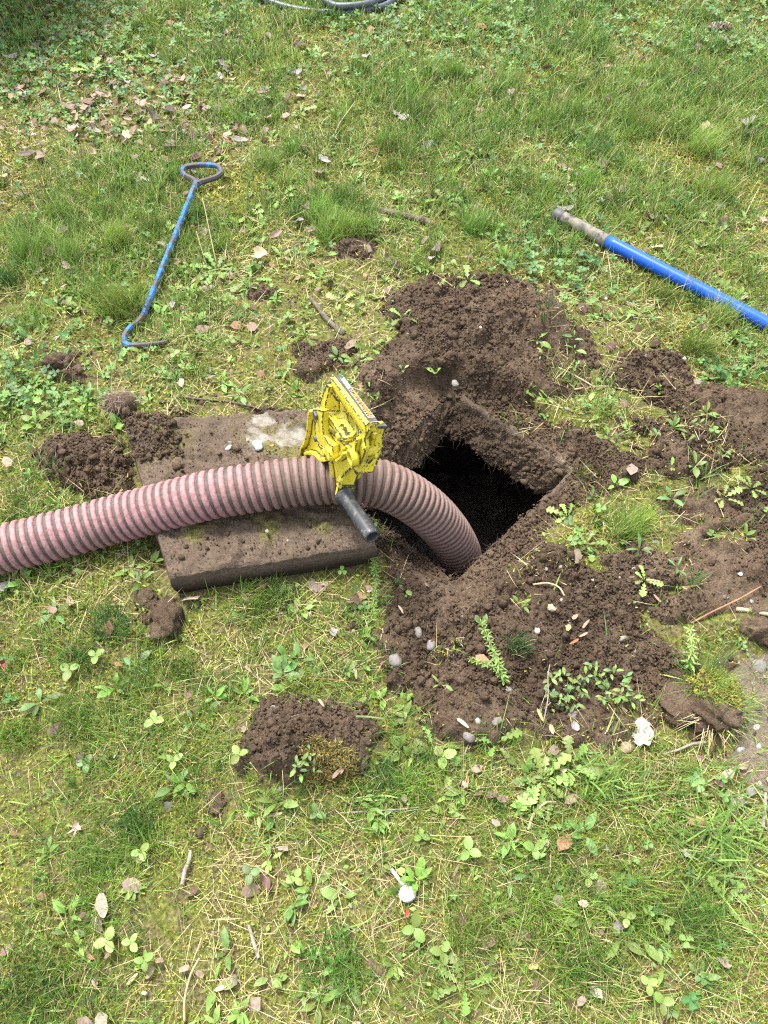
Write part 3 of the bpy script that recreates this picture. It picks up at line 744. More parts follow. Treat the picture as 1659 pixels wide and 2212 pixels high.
# rear jaw: web with a dark rim, reaching behind and over the hose
bm = bmesh.new()
plate(bm, [(212, 590), (262, 690), (268, 780), (295, 910), (310, 965), (372, 1015), (388, 1062), (372, 1105), (330, 1128), (262, 1062), (205, 1050), (160, 1072), (108, 1075), (116, 1010), (160, 930), (190, 800), (204, 680)], 'a', -.024, .008, mirror=.046)
ribbon(bm, [(222, 560), (207, 610), (204, 680), (190, 800), (160, 930), (118, 1005), (108, 1070)], 'a', -.030, .007, -.034, -.012)
ribbon(bm, [(170, 1062), (205, 1046), (262, 1058), (318, 1112), (345, 1128), (400, 1125)], 'a', -.030, .008, -.036, -.006)
part('rear_jaw', bm, bv=0.0018)
bm = bmesh.new()
plate(bm, [(250, 545), (300, 548), (365, 565), (352, 700), (368, 845), (420, 935), (470, 972), (478, 1050), (440, 1130), (388, 1130), (402, 1060), (382, 1000), (332, 962), (288, 898), (264, 765), (286, 650), (235, 600)], 'a', -.036, .014, mirror=.052)
part('hinge_arm', bm, bv=0.0022)
q = loc(425, 1060, 'a', -.04); bm = bmesh.new(); cylA(bm, -.043, .026, q[1], q[2], .0150, 26); part('hinge_boss', bm, bv=0.003)
# front jaw: cheek round the front of the hose with the pivot eye
bm = bmesh.new()
plate(bm, [(440, 1115), (482, 1062), (520, 1112), (572, 1130), (620, 1095), (650, 1035), (682, 1015), (712, 1040), (728, 1095), (742, 1180), (705, 1222), (625, 1285), (566, 1355), (548, 1440), (540, 1500), (522, 1570), (508, 1640), (440, 1630), (335, 1612), (428, 1570), (468, 1480), (486, 1380), (482, 1280), (466, 1200)], 'a', -.022, .008, mirror=.038)
ribbon(bm, [(462, 1150), (484, 1280), (488, 1380), (470, 1480), (430, 1568), (345, 1612), (400, 1626)], 'a', -.024, .006, -.030, .020)
ribbon(bm, [(470, 990), (490, 1050), (522, 1105), (570, 1128), (618, 1090), (648, 1040)], 'a', -.024, .006, -.034, -.010)
part('front_jaw', bm, bv=0.0018)
q = loc(680, 1105, 'a', -.028)
bm = bmesh.new(); rr_o, rr_i, ns = .0150, .0095, 26
for a0_, a1_ in ((-.030, -.016),):
    vo = [[bm.verts.new((a_, q[1] + r_ * math.cos(2 * math.pi * k / ns), q[2] + r_ * 1.15 * math.sin(2 * math.pi * k / ns))) for k in range(ns)] for a_, r_ in ((a0_, rr_o), (a1_, rr_o), (a1_, rr_i), (a0_, rr_i))]
    for m_ in range(4):
        for k in range(ns): bm.faces.new((vo[m_][k], vo[m_][(k + 1) % ns], vo[(m_ + 1) % 4][(k + 1) % ns], vo[(m_ + 1) % 4][k]))
part('pivot_eye', bm, bv=0.0015)
bm = bmesh.new(); cylA(bm, -.026, .026, q[1] + .001, q[2], .0058, 16); part('pivot_pin', bm, bv=0.001)
# lever rail under the channel with its wavy hook end
bm = bmesh.new()
plate(bm, [(360, 742), (430, 800), (500, 850), (560, 905), (605, 960), (655, 930), (745, 870), (760, 900), (740, 985), (725, 1060), (690, 985), (655, 965), (612, 1000), (578, 1058), (545, 1052), (500, 985), (440, 905), (366, 830)], 'a', -.021, .009, mirror=.030)
ribbon(bm, [(542, 1050), (578, 1056), (610, 1003), (655, 968), (700, 990)], 'a', -.021, .005, -.026, -.008)
part('lever_rail', bm, bv=0.0018)
# channel: slotted top plate and side
bm = bmesh.new()
plate(bm, [(360, 570), (560, 562), (640, 575), (648, 640), (748, 828), (690, 875), (600, 895), (540, 800), (470, 690)], 'c', .166, -.006, holes=[[(560, 718), (585, 712), (690, 850), (668, 872)]])
plate(bm, [(366, 575), (470, 692), (540, 803), (600, 897), (606, 925), (560, 880), (470, 760), (365, 640)], 'a', -.0215, .006)
ribbon(bm, [(596, 895), (640, 905), (700, 885), (748, 832)], 'c', .160, .006, .150, .168)
part('channel', bm, bv=0.0014)
# handle loop: far leg, bar, near leg, near plate
bm = bmesh.new()
plate(bm, [(432, 305), (556, 460), (556, 565), (368, 572), (380, 500)], 'b', .006, -.006)
plate(bm, [(405, 255), (440, 290), (372, 570), (318, 535), (335, 440)], 'a', -.016, .007)
part('far_leg', bm, bv=0.0015)
bm = bmesh.new()
plate(bm, [(450, 172), (492, 146), (585, 150), (988, 668), (1005, 690), (895, 705), (850, 728)], 'c', .248, -.020)
part('handle_bar', bm, bv=0.004)
hb = tool.children[-1]
bm = bmesh.new()
plate(bm, [(425, 250), (455, 215), (850, 722), (870, 740), (835, 805), (800, 800)], 'a', -.006, .018)
part('under_bar', bm, bv=0.005)
bm = bmesh.new()
plate(bm, [(770, 790), (800, 800), (850, 735), (895, 700), (1008, 690), (1018, 722), (925, 748), (878, 815), (845, 890), (855, 960), (850, 1040), (800, 1175), (752, 1258), (735, 1200), (758, 1100), (742, 1000), (765, 885)], 'a', -.012, .008)
part('near_leg', bm, bv=0.0018)
bm = bmesh.new()
NPO = [(905, 768), (925, 752), (1095, 758), (1075, 800), (1060, 860), (1057, 960), (1040, 1055), (1000, 1150), (942, 1278), (772, 1284), (752, 1256), (800, 1178), (850, 1040), (856, 950), (846, 890), (872, 820)]
plate(bm, NPO, 'b', .140, -.007, holes=[[(918, 952), (940, 938), (962, 952), (976, 1030), (955, 1100), (892, 1172), (872, 1166), (898, 1095), (906, 1020)]])
npb = bm
ribbon(bm, [(905, 768), (872, 820), (846, 890), (856, 950), (850, 1040), (800, 1178), (752, 1258)], 'b', .140, .007, .132, .147)
part('near_plate', bm, bv=0.0016)
npl = tool.children[-1]
q = loc(938, 1010, 'b', .136); bm = bmesh.new(); cylA(bm, q[0] - .014, q[0] + .014, q[1], q[2] + .002, .0075, 18); part('slot_pin', bm, parent=npl, bv=0.001)
bm = bmesh.new(); plate(bm, [(905, 772), (918, 738), (1110, 734), (1114, 756), (1090, 764), (930, 764)], 'b', .150, -.016); part('top_lip', bm, mk, npl, 0.0015)
# bracket that carries the grip
bm = bmesh.new()
plate(bm, [(712, 1208), (735, 1262), (762, 1300), (738, 1400), (732, 1445), (548, 1445), (560, 1380), (590, 1320), (640, 1258)], 'b', .062, -.007)
plate(bm, [(545, 1440), (735, 1440), (722, 1500), (705, 1560), (560, 1600), (520, 1560)], 'b', .066, -.010)
ribbon(bm, [(712, 1205), (640, 1255), (590, 1318), (560, 1380), (546, 1445)], 'b', .062, .006, .052, .069)
part('grip_bracket', bm, bv=0.0015)
for (cx, cy, r_, mm, a0) in [(255, 622, .0095, mk, -.042), (258, 892, .0072, mk, -.040), (520, 872, .0078, my, -.026), (155, 1040, .0062, my, -.030), (362, 1045, .0066, my, -.041), (820, 985, .006, my, -.016)]:
    q = loc(cx, cy, 'a', a0); bm = bmesh.new(); cylA(bm, a0, a0 + .012, q[1], q[2], r_, 6 if mm is mk else 18); part('bolt', bm, mm, None, 0.0018)
# label on the bar
mb, t, b = mat('label_black'); n = noise(t, 90, 4, 0.7, objc(t))
t.links.new(ramp(t, n.outputs[0], [(0.4, (0.016, 0.016, 0.018)), (0.75, (0.055, 0.055, 0.06))]).outputs[0], b.inputs['Base Color']); b.inputs['Roughness'].default_value = 0.4
mo, t, b = mat('label_orange'); b.inputs['Base Color'].default_value = (0.62, 0.24, 0.02, 1); b.inputs['Roughness'].default_value = 0.45
mw, t, b = mat('label_white'); b.inputs['Base Color'].default_value = (0.5, 0.5, 0.5, 1); b.inputs['Roughness'].default_value = 0.5
LC = [Vector(loc(x_, y_, 'c', .2486)) for x_, y_ in ((548, 170), (588, 156), (982, 662), (905, 672))]      # far left, far right, near right, near left
def lp_(u, v): return (LC[0] * (1 - u) + LC[1] * u) * (1 - v) + (LC[3] * (1 - u) + LC[2] * u) * v
def quad(bm, u0, u1, v0, v1, z):
    vs = [lp_(u0, v0), lp_(u1, v0), lp_(u1, v1), lp_(u0, v1)]; lo = [bm.verts.new((q.x, q.y, q.z + z)) for q in vs]; hi = [bm.verts.new((q.x, q.y, q.z + z + .0004)) for q in vs]
    bm.faces.new(hi); bm.faces.new(lo[::-1])
    for k in range(4): bm.faces.new((lo[k], lo[(k + 1) % 4], hi[(k + 1) % 4], hi[k]))
bm = bmesh.new(); plate(bm, [(500, 160), (540, 152), (584, 156), (990, 668), (998, 682), (905, 690), (880, 670), (700, 420)], 'c', .2486, -.0004); part('label', bm, mb, hb, 0)
bm = bmesh.new(); quad(bm, .02, .06, .03, .95, .0004); quad(bm, .94, .98, .03, .95, .0004); quad(bm, .02, .98, .945, .955, .0004); part('white_border', bm, mw, hb, 0)
cu = bpy.data.curves.new('t', 'FONT'); cu.body = 'HANDLE-TECH'; cu.size = 1; cu.extrude = 0.01; cu.offset = .015
ob = bpy.data.objects.new('t', cu); C.objects.link(ob); dg = bpy.context.evaluated_depsgraph_get(); dg.update()
me = bpy.data.meshes.new_from_object(ob.evaluated_get(dg)); bpy.data.objects.remove(ob); bpy.data.curves.remove(cu)
xs = [v.co.x for v in me.vertices]; ys = [v.co.y for v in me.vertices]; x0, x1, y0, y1 = min(xs), max(xs), min(ys), max(ys)
for v in me.vertices:
    fx = (v.co.x - x0) / (x1 - x0); fy = (v.co.y - y0) / (y1 - y0); q = lp_(.90 - .78 * fy, .93 - .60 * fx); v.co = (q.x, q.y, q.z + .0006 + v.co.z * .02)      # reads from the near end to the far end
me.name = 'lettering'; me.materials.clear(); add('lettering', me, mo, hb)
bm = bmesh.new(); r2 = np.random.default_rng(4)
for u0, u1 in ((.16, .40), (.48, .64), (.72, .88)):
    v_ = .06
    while v_ < .29:
        wv = r2.uniform(.02, .05); quad(bm, u0, u1, v_, min(.30, v_ + wv), .0004); v_ += wv + .012
o = part('small_print', bm, mw, hb, 0); o['kind'] = 'stuff'
# rubber grip, open at the end
mg2, t, b = mat('scuffed_rubber'); p = objc(t); n = noise(t, 45, 6, 0.7, p)
sc_ = ramp(t, noise(t, 80, 6, 0.8, p).outputs[0], [(0.50, (0, 0, 0)), (0.66, (0.75, 0.75, 0.75))]).outputs[0]
t.links.new(mixc(t, sc_, (0.022, 0.024, 0.028), (0.15, 0.138, 0.115)), b.inputs['Base Color']); b.inputs['Roughness'].default_value = 0.5
bump(t, b, n.outputs[0], 0.2, 0.002)
q0 = Vector(loc(605, 1535, 'b', .066)); q1 = Vector(loc(938, 2030, 'b', .190)); gd = (q1 - q0).normalized(); gl = (q1 - q0).length
gn = gd.cross(Vector((0, 0, 1))).normalized(); gb = gd.cross(gn)
prof_g = [(0, .0), (.0, .0195), (.004, .0205), (.008, .0200), (.012, .0162), (.024, .0148), (.045, .0146), (.07, .0152), (.095, .0160), (.118, .0160), (.128, .0160), (.136, .0158), (.1385, .0148), (.1395, .0125), (.137, .0110), (.10, .0108), (.10, 0)]
Vg = []; ng = 36
for (l, r_) in prof_g:
    for k in range(ng):
        th = 2 * math.pi * k / ng; Vg.append(q0 + gd * (l * gl / .1395) + gn * (r_ * math.cos(th)) + gb * (r_ * math.sin(th)))
i = np.arange(len(prof_g) - 1)[:, None]; j = np.arange(ng)[None]; j2 = (j + 1) % ng
Qg = np.stack([i * ng + j, i * ng + j2, (i + 1) * ng + j2, (i + 1) * ng + j], -1).reshape(-1, 4)
add('rubber_grip', mesh_np('rubber_grip', np.array([v[:] for v in Vg]), Qg, smooth=True), mg2, tool)

# ------------------------------------------------------------------ blue lifting hook
def paint_mat(name, paint, bare, lo, hi, scale=60, rough=0.6):
    m, t, b = mat(name); p = pos(t)
    n = noise(t, scale, 8, 0.78, p); n2 = noise(t, 240, 3, 0.6, p)
    f = ramp(t, n.outputs[0], [(lo, (0, 0, 0)), (hi, (1, 1, 1))]).outputs[0]
    br = mixc(t, n2.outputs[0], tuple(x * 0.6 for x in bare), tuple(x * 1.5 for x in bare))
    t.links.new(mixc(t, f, br, paint), b.inputs['Base Color']); b.inputs['Roughness'].default_value = rough; b.inputs['Specular IOR Level'].default_value = 0.25
    bump(t, b, f, 0.4, 0.001); return m
mh = paint_mat('worn_blue_paint', (0.020, 0.13, 0.37), (0.055, 0.043, 0.034), 0.47, 0.50, 38)
mh2 = paint_mat('worn_blue_steel', (0.022, 0.13, 0.36), (0.060, 0.050, 0.042), 0.53, 0.56, 36)
def gz(px, py, r_):
    q = g1(px, py); return at(px, py, q.z + r_)
HB = 0.0092
s0_, s1_ = gz(420, 404, .030), gz(310, 680, .022); stem = [s0_ + (s1_ - s0_) * k for k in (0, .25, .5, .75, 1)]
bend = [s1_, gz(300, 694, .021), gz(284, 706, .018), gz(272, 722, .013), gz(268, 736, .012), gz(274, 744, .012), gz(286, 747, .012), gz(320, 744, .014), gz(345, 741, .018), gz(362, 737, .021)]
loop = [s0_, gz(424, 396, .028), gz(416, 387, .03), gz(400, 379, .032), gz(394, 370, .034), gz(399, 362, .036), gz(412, 358, .037), gz(440, 356, .037), gz(466, 358, .036), gz(476, 365, .034), gz(478, 374, .032), gz(468, 382, .03), gz(452, 388, .029), gz(434, 393, .028), gz(428, 397, .028)]
hook = empty('lifting_hook', stem[0]); ho = np.array(stem[0])
tag(hook, 'long steel lifting hook with worn blue paint and looped end lying on the grass', 'hook')
for nm, pts, mm, rad in (('shaft', stem, mh, HB), ('hook_end', bend, mh2, np.r_[np.full(1, HB)]), ('loop', loop, mh2, HB * 0.95)):
    P = catmull(pts, 10); rr = np.full(len(P), float(np.ravel(rad)[0]))
    if nm == 'hook_end': rr = rr * np.interp(np.arange(len(P)), [0, len(P) * .6, len(P) - 1], [1, 1, .55])
    Vt, Ft = tube(P - ho, rr, 6)
    o = add(nm, mesh_np(nm, Vt, Ft), mh if nm == 'shaft' else mh2, hook); bevel(o, 0.0012, 2)

# ------------------------------------------------------------------ blue pole
p0 = gz(1198, 461, .026); p1 = gz(1312, 521, .026); p2 = gz(1664, 703, .022); p2 = p1 + (p2 - p1) * 1.0; p3 = p1 + (p2 - p1) * 1.9
PR = 0.0178
pole = empty('pole', p0); tag(pole, 'long bright blue pole with muddy black grip end lying on the lawn', 'pole')
mp = paint_mat('blue_pole_paint', (0.010, 0.075, 0.40), (0.085, 0.082, 0.095), 0.33, 0.43, 24, 0.36)
mp2, t, b = mat('muddy_black_grip'); n = noise(t, 28, 5, 0.65, pos(t))
t.links.new(mixc(t, ramp(t, n.outputs[0], [(0.40, (0, 0, 0)), (0.52, (1, 1, 1))]).outputs[0], (0.028, 0.03, 0.032), (0.155, 0.135, 0.10)), b.inputs['Base Color']); b.inputs['Roughness'].default_value = 0.7
dd = (p1 - p0) / np.linalg.norm(p1 - p0)
cp_ = np.array([p0, p0 + dd * .003, p0 + dd * .030, p0 + dd * .031])
Vt, Ft = tube(cp_ - p0, [.0155, .0185, .0185, .0178], 24); 
mcap, t, b = mat('black_end_cap'); b.inputs['Base Color'].default_value = (0.05, 0.052, 0.058, 1); b.inputs['Roughness'].default_value = 0.6
add('end_cap', mesh_np('end_cap', Vt, Ft, smooth=True), mcap, pole)
Vt, Ft = tube(np.linspace(p0 + dd * .031, p1, 20) - p0, .0182, 24); add('grip', mesh_np('grip', Vt, Ft, smooth=True), mp2, pole)
Vt, Ft = tube(np.linspace(p1, p3, 40) - p0, PR, 24); add('shaft', mesh_np('shaft', Vt, Ft, smooth=True), mp, pole)
pj = p1 + (p2 - p1) * 0.985; dj = (p2 - p1) / np.linalg.norm(p2 - p1)
Vt, Ft = tube(np.array([pj, pj + dj * .002, pj + dj * .06, pj + dj * .062]) - p0, [.0185, .0205, .0205, .019], 24); add('collar', mesh_np('collar', Vt, Ft, smooth=True), mcap, pole)

# ------------------------------------------------------------------ garden hose at the far end
mgh, t, b = mat('grey_hose_rubber'); n = noise(t, 60, 3, 0.5, pos(t))
t.links.new(ramp(t, n.outputs[0], [(0.3, (0.030, 0.040, 0.050)), (0.7, (0.06, 0.075, 0.09))]).outputs[0], b.inputs['Base Color']); b.inputs['Roughness'].default_value = 0.4
ghp = [(560, -12, .02), (600, 4, .014), (650, 16, .013), (700, 21, .013), (760, 20, .013), (800, 14, .015), (835, 5, .02), (850, -12, .025), (820, -35, .03), (760, -42, .03), (715, -30, .032), (700, -10, .034), (722, 6, .034), (760, 7, .034), (800, 1, .034), (850, -18, .03), (950, -40, .015), (1080, -48, .013)]
P = catmull([at(a, b_ + 6, g1(a, b_ + 6).z + z) for a, b_, z in ghp], 10)
Vt, Ft = tube(P - P[0], 0.0135, 14)
gh = add('garden_hose', mesh_np('garden_hose', Vt, Ft, smooth=True), mgh); gh.location = P[0]
tag(gh, 'coiled dark grey garden hose at the far edge of the lawn', 'garden hose')

# ------------------------------------------------------------------ sticks and twigs
def bark_mat(name, c1, c2, sc=50):
    m, t, b = mat(name); n = noise(t, sc, 5, 0.7, pos(t))
    t.links.new(ramp(t, n.outputs[0], [(0.32, c1), (0.7, c2)]).outputs[0], b.inputs['Base Color']); b.inputs['Roughness'].default_value = 0.9
    bump(t, b, n.outputs[0], 0.7, 0.003); return m
M['bark'] = bark_mat('dark_bark', (0.035, 0.026, 0.02), (0.19, 0.15, 0.115))
M['bare_wood'] = bark_mat('pale_wood', (0.30, 0.21, 0.11), (0.52, 0.40, 0.25), 90)
M['grey_twig'] = bark_mat('grey_twig', (0.12, 0.10, 0.08), (0.33, 0.29, 0.24), 90)
M['pale_stem'] = bark_mat('pale_stem', (0.24, 0.185, 0.10), (0.42, 0.35, 0.22), 60)
M['red_twig'] = bark_mat('red_twig', (0.16, 0.07, 0.04), (0.34, 0.18, 0.10), 60)
def stick(name, label, pts, r0, r1, m, cat='stick', wob=0.25, parts=None, group=None, nseg=9):
    P0 = [np.array(g1(a, b_)) + np.array([0, 0, z]) for a, b_, z in pts]
    P = catmull(P0, 9); Vt, Ft = tube(P - P[0], np.linspace(r0, r1, len(P)), nseg, wob=wob, seed=len(bpy.data.objects))
    if parts:
        e = empty(name, P[0]); tag(e, label, cat, group); add('bark', mesh_np('bark', Vt, Ft, smooth=True), m, e)
        d = (P[-1] - P[-2]) / np.linalg.norm(P[-1] - P[-2])
        Vt, Ft = tube(np.array([P[-1] - d * .004, P[-1] + d * .006, P[-1] + d * .016]) - P[0], [r1 * .8, r1 * .75, r1 * .3], 7, wob=.5, seed=3)
        add('broken_end', mesh_np('broken_end', Vt, Ft), M['bare_wood'], e); return e
    o = add(name, mesh_np(name, Vt, Ft, smooth=True), m); o.location = P[0]; return tag(o, label, cat, group)
stick('stick', 'thick dark broken stick with pale splintered end beyond the pit', [(802, 455, .006), (830, 463, .010), (870, 472, .012), (905, 480, .011), (928, 486, .009)], .0085, .0105, M['bark'], parts=True, wob=0.3)
stick('stick', 'thin dark tapering stick pointing at the yellow handle tool', [(670, 651, .014), (690, 675, .012), (712, 702, .011), (744, 728, .008)], .0045, .0075, M['bark'], wob=.3)
twigs = [
 ('twig', 'forked grey twig by the uprooted grassy sod', [(1430, 1632, .006), (1465, 1622, .008), (1490, 1612, .01), (1520, 1608, .012)], .002, .0032, 'grey_twig'),
 ('twig', 'thin grey twig standing up the mossy bank right of the near pit corner', [(972, 1670, .004), (998, 1640, .006), (1010, 1615, .01), (1014, 1604, .012)], .0018, .0012, 'grey_twig'),
 ('stalk', 'pale bent flower stalk on the soil just right of the pit near corner', [(1150, 1266, .006), (1180, 1266, .012), (1205, 1275, .012), (1218, 1290, .006)], .0022, .0018, 'pale_stem'),
 ('stalk', 'pale stalk lying on the torn turf island beyond the pit', [(1205, 797, .004), (1235, 812, .006), (1270, 832, .006), (1285, 842, .004)], .0024, .0018, 'pale_stem'),
 ('stalk', 'long pale stalk with red tip on the turf island edge', [(1240, 845, .006), (1290, 840, .010), (1340, 845, .008), (1378, 855, .006)], .0022, .0018, 'pale_stem'),
 ('stalk', 'pale straw stalk on the lawn below the black end of the blue pole', [(1225, 632, .006), (1262, 612, .010), (1290, 590, .010), (1298, 575, .006)], .0026, .0016, 'pale_stem'),
 ('stalk', 'dry stalk beside the joint of the blue pole', [(1300, 570, .006), (1308, 545, .010), (1318, 605, .010), (1320, 625, .006)], .0018, .0014, 'pale_stem'),
 ('stalk', 'curved white stalk at the right edge of the soil band', [(1395, 1256, .006), (1430, 1262, .010), (1460, 1270, .010), (1482, 1276, .006)], .0026, .0018, 'pale_stem'),
 ('twig', 'reddish twig slanting across the sandy edge', [(1490, 1350, .006), (1540, 1325, .012), (1590, 1302, .014), (1640, 1272, .010)], .0022, .0016, 'red_twig'),
 ('stalk', 'thick pale wood splinter on the sandy soil at the right edge', [(1588, 1318, .006), (1625, 1326, .009), (1660, 1332, .008)], .0050, .0040, 'pale_stem'),
 ('stalk', 'pinkish arched stalk beside the round grey stone and dandelion', [(1140, 1795, .006), (1150, 1765, .014), (1175, 1740, .016), (1200, 1735, .006)], .0026, .0022, 'pale_stem'),
 ('stalk', 'pale forked stalk lying right of the small soil pile', [(735, 1758, .004), (800, 1755, .008), (850, 1752, .008), (905, 1746, .006)], .0018, .0014, 'grey_twig'),
 ('stalk', 'tan upright stalk at the lower left edge', [(400, 2208, .006), (405, 2160, .02), (420, 2110, .03), (440, 2075, .035)], .0022, .0016, 'pale_stem'),
 ('twig', 'lichen covered black twig in the lower left grass', [(395, 1912, .006), (402, 1885, .01), (412, 1860, .012), (414, 1840, .01)], .0040, .0032, 'grey_twig'),
 ('twig', 'short dark lichen twig under the curled stalk', [(560, 2070, .006), (552, 2045, .01), (545, 2020, .01), (538, 2000, .008)], .0034, .0028, 'grey_twig'),
 ('twig', 'black root lying above the root ball', [(385, 860, .006), (430, 868, .010), (490, 872, .008), (545, 882, .006), (575, 892, .004)], .0030, .0018, 'bark'),
 ('twig', 'grey twig lying in grass at the right edge below the sand', [(1645, 1790, .006), (1648, 1750, .01), (1650, 1715, .008)], .0034, .0026, 'grey_twig'),
 ('twig', 'short pale twig across the far right grass', [(1275, 343, .01), (1300, 352, .014), (1332, 366, .012)], .0028, .0022, 'pale_stem'),
 ('stalk', 'tall thin pale stalk in the far middle grass', [(720, 300, .004), (735, 285, .03), (755, 270, .05), (768, 258, .06)], .0020, .0012, 'pale_stem'),
 ('twig', 'thin red brown stem under the far edge of the near soil pile', [(715, 1425, .006), (750, 1410, .010), (790, 1385, .008)], .0016, .0012, 'red_twig'),
 ('twig', 'red pine needle bundle lying across the moss below the lid', [(630, 1470, .008), (700, 1472, .012), (790, 1482, .008)], .0014, .0012, 'red_twig'),
 ('twig', 'thin dead stem standing in the weed patch right of the near soil', [(1172, 1565, .01), (1178, 1520, .03), (1176, 1480, .04), (1182, 1450, .03)], .0013, .0010, 'grey_twig'),
]
for nm, lb, pts, r0, r1, mm in twigs: stick(nm, lb, pts, r0, r1, M[mm], cat='stalk' if nm == 'stalk' else 'twig', wob=.15, nseg=6)
# ------------------------------------------------------------------ ground cover: what nobody could count
def blades(P, az, L, W, t0, curl, col, nseg=2, twist=0.5):
    n = len(P); P = np.asarray(P, float)
    hx, hy = np.cos(az), np.sin(az)
    tw = az + np.pi / 2 + rng.uniform(-twist, twist, n)
    wx_, wy_ = np.cos(tw), np.sin(tw)
    cx = np.zeros(n); cz = np.zeros(n); Vs = []
    for k in range(nseg + 1):
        s = k / nseg
        pt = np.stack([P[:, 0] + hx * cx, P[:, 1] + hy * cx, P[:, 2] + cz], 1)
        if k < nseg:
            ww = (W * (1 - s ** 1.6 * 0.75) / 2)[:, None] * np.stack([wx_, wy_, np.zeros(n)], 1)
            Vs += [pt - ww, pt + ww]
        else: Vs.append(pt)
        ang = t0 + curl * (s + 0.5 / nseg)
        cx = cx + np.sin(ang) * L / nseg; cz = cz + np.cos(ang) * L / nseg
    m = 2 * nseg + 1
    V = np.stack(Vs, 1).reshape(-1, 3); b0 = np.arange(n)[:, None] * m
    F = []
    for k in range(nseg - 1):
        F.append(b0 + np.array([[2 * k, 2 * k + 1, 2 * k + 3, 2 * k + 2]]))
    Q = np.concatenate(F) if F else np.zeros((0, 4), int)
    T3 = b0 + np.array([[2 * nseg - 2, 2 * nseg - 1, 2 * nseg]])
    return V, Q, T3, np.repeat(col, m, 0)
class Acc:
    def __init__(s): s.V = []; s.Q = []; s.T = []; s.c = []; s.n = 0
    def put(s, V, Q, T3, c):
        s.V.append(V); s.c.append(c)
        if len(Q): s.Q.append(Q + s.n)
        if len(T3): s.T.append(T3 + s.n)
        s.n += len(V)
    def mesh(s, name, smooth=False):
        F = []
        if s.Q: F.append(np.concatenate(s.Q))
        if s.T: F.append(np.concatenate(s.T))
        return mesh_np(name, np.concatenate(s.V), F, np.concatenate(s.c), smooth)
def inst(tV, tT, P, Rm, sc):
    """copies of a template (triangles) at P with rotation matrices Rm and scales sc (n,) or (n,3)"""
    sc = np.asarray(sc); sc = sc[:, None] * np.ones((1, 3)) if sc.ndim == 1 else sc
    V = np.einsum('nij,nkj->nki', Rm, tV[None] * sc[:, None]) + P[:, None]
    n, k = len(P), len(tV)
    return V.reshape(-1, 3), (np.arange(n)[:, None, None] * k + tT[None]).reshape(-1, 3)
def rots(az, tilt, roll):
    ca, sa = np.cos(az), np.sin(az); ct, st = np.cos(tilt), np.sin(tilt); cr, sr = np.cos(roll), np.sin(roll)
    z = np.zeros_like(ca); o = np.ones_like(ca)
    Rz = np.stack([np.stack([ca, -sa, z], -1), np.stack([sa, ca, z], -1), np.stack([z, z, o], -1)], -2)
    Ry = np.stack([np.stack([ct, z, st], -1), np.stack([z, o, z], -1), np.stack([-st, z, ct], -1)], -2)
    Rx = np.stack([np.stack([o, z, z], -1), np.stack([z, cr, -sr], -1), np.stack([z, sr, cr], -1)], -2)
    return Rz @ Ry @ Rx
def px_of(x, y):
    dep = y * cp + CAM_H * sp
    return 829.5 + x / dep / TU * 829.5, 1106 - (y * sp - CAM_H * cp) / dep / TV * 1106, dep
def cand(n, dep_pow=0.0):
    x = rng.uniform(-2.2, 2.2, n); y = rng.uniform(-0.3, 4.5, n)
    px, py, dep = px_of(x, y)
    inv = (px > -130) & (px < 1789) & (py > -110) & (py < 2330)
    k = np.where(inv, 1.0, 0.22) * np.minimum(1, (1.15 / dep)) ** dep_pow
    m = rng.random(n) < k
    x, y, px, py, dep = x[m], y[m], px[m], py[m], dep[m]
    ok = (sdist(x, y, PIT) > 0.004)
    return x[ok], y[ok], px[ok], py[ok], dep[ok]
LIDF = gp([(262, 930), (345, 1310), (850, 1235), (700, 905)])
def zone(px, py, cx, cy, rx, ry):
    return np.exp(-(((px - cx) / rx) ** 2 + ((py - cy) / ry) ** 2))
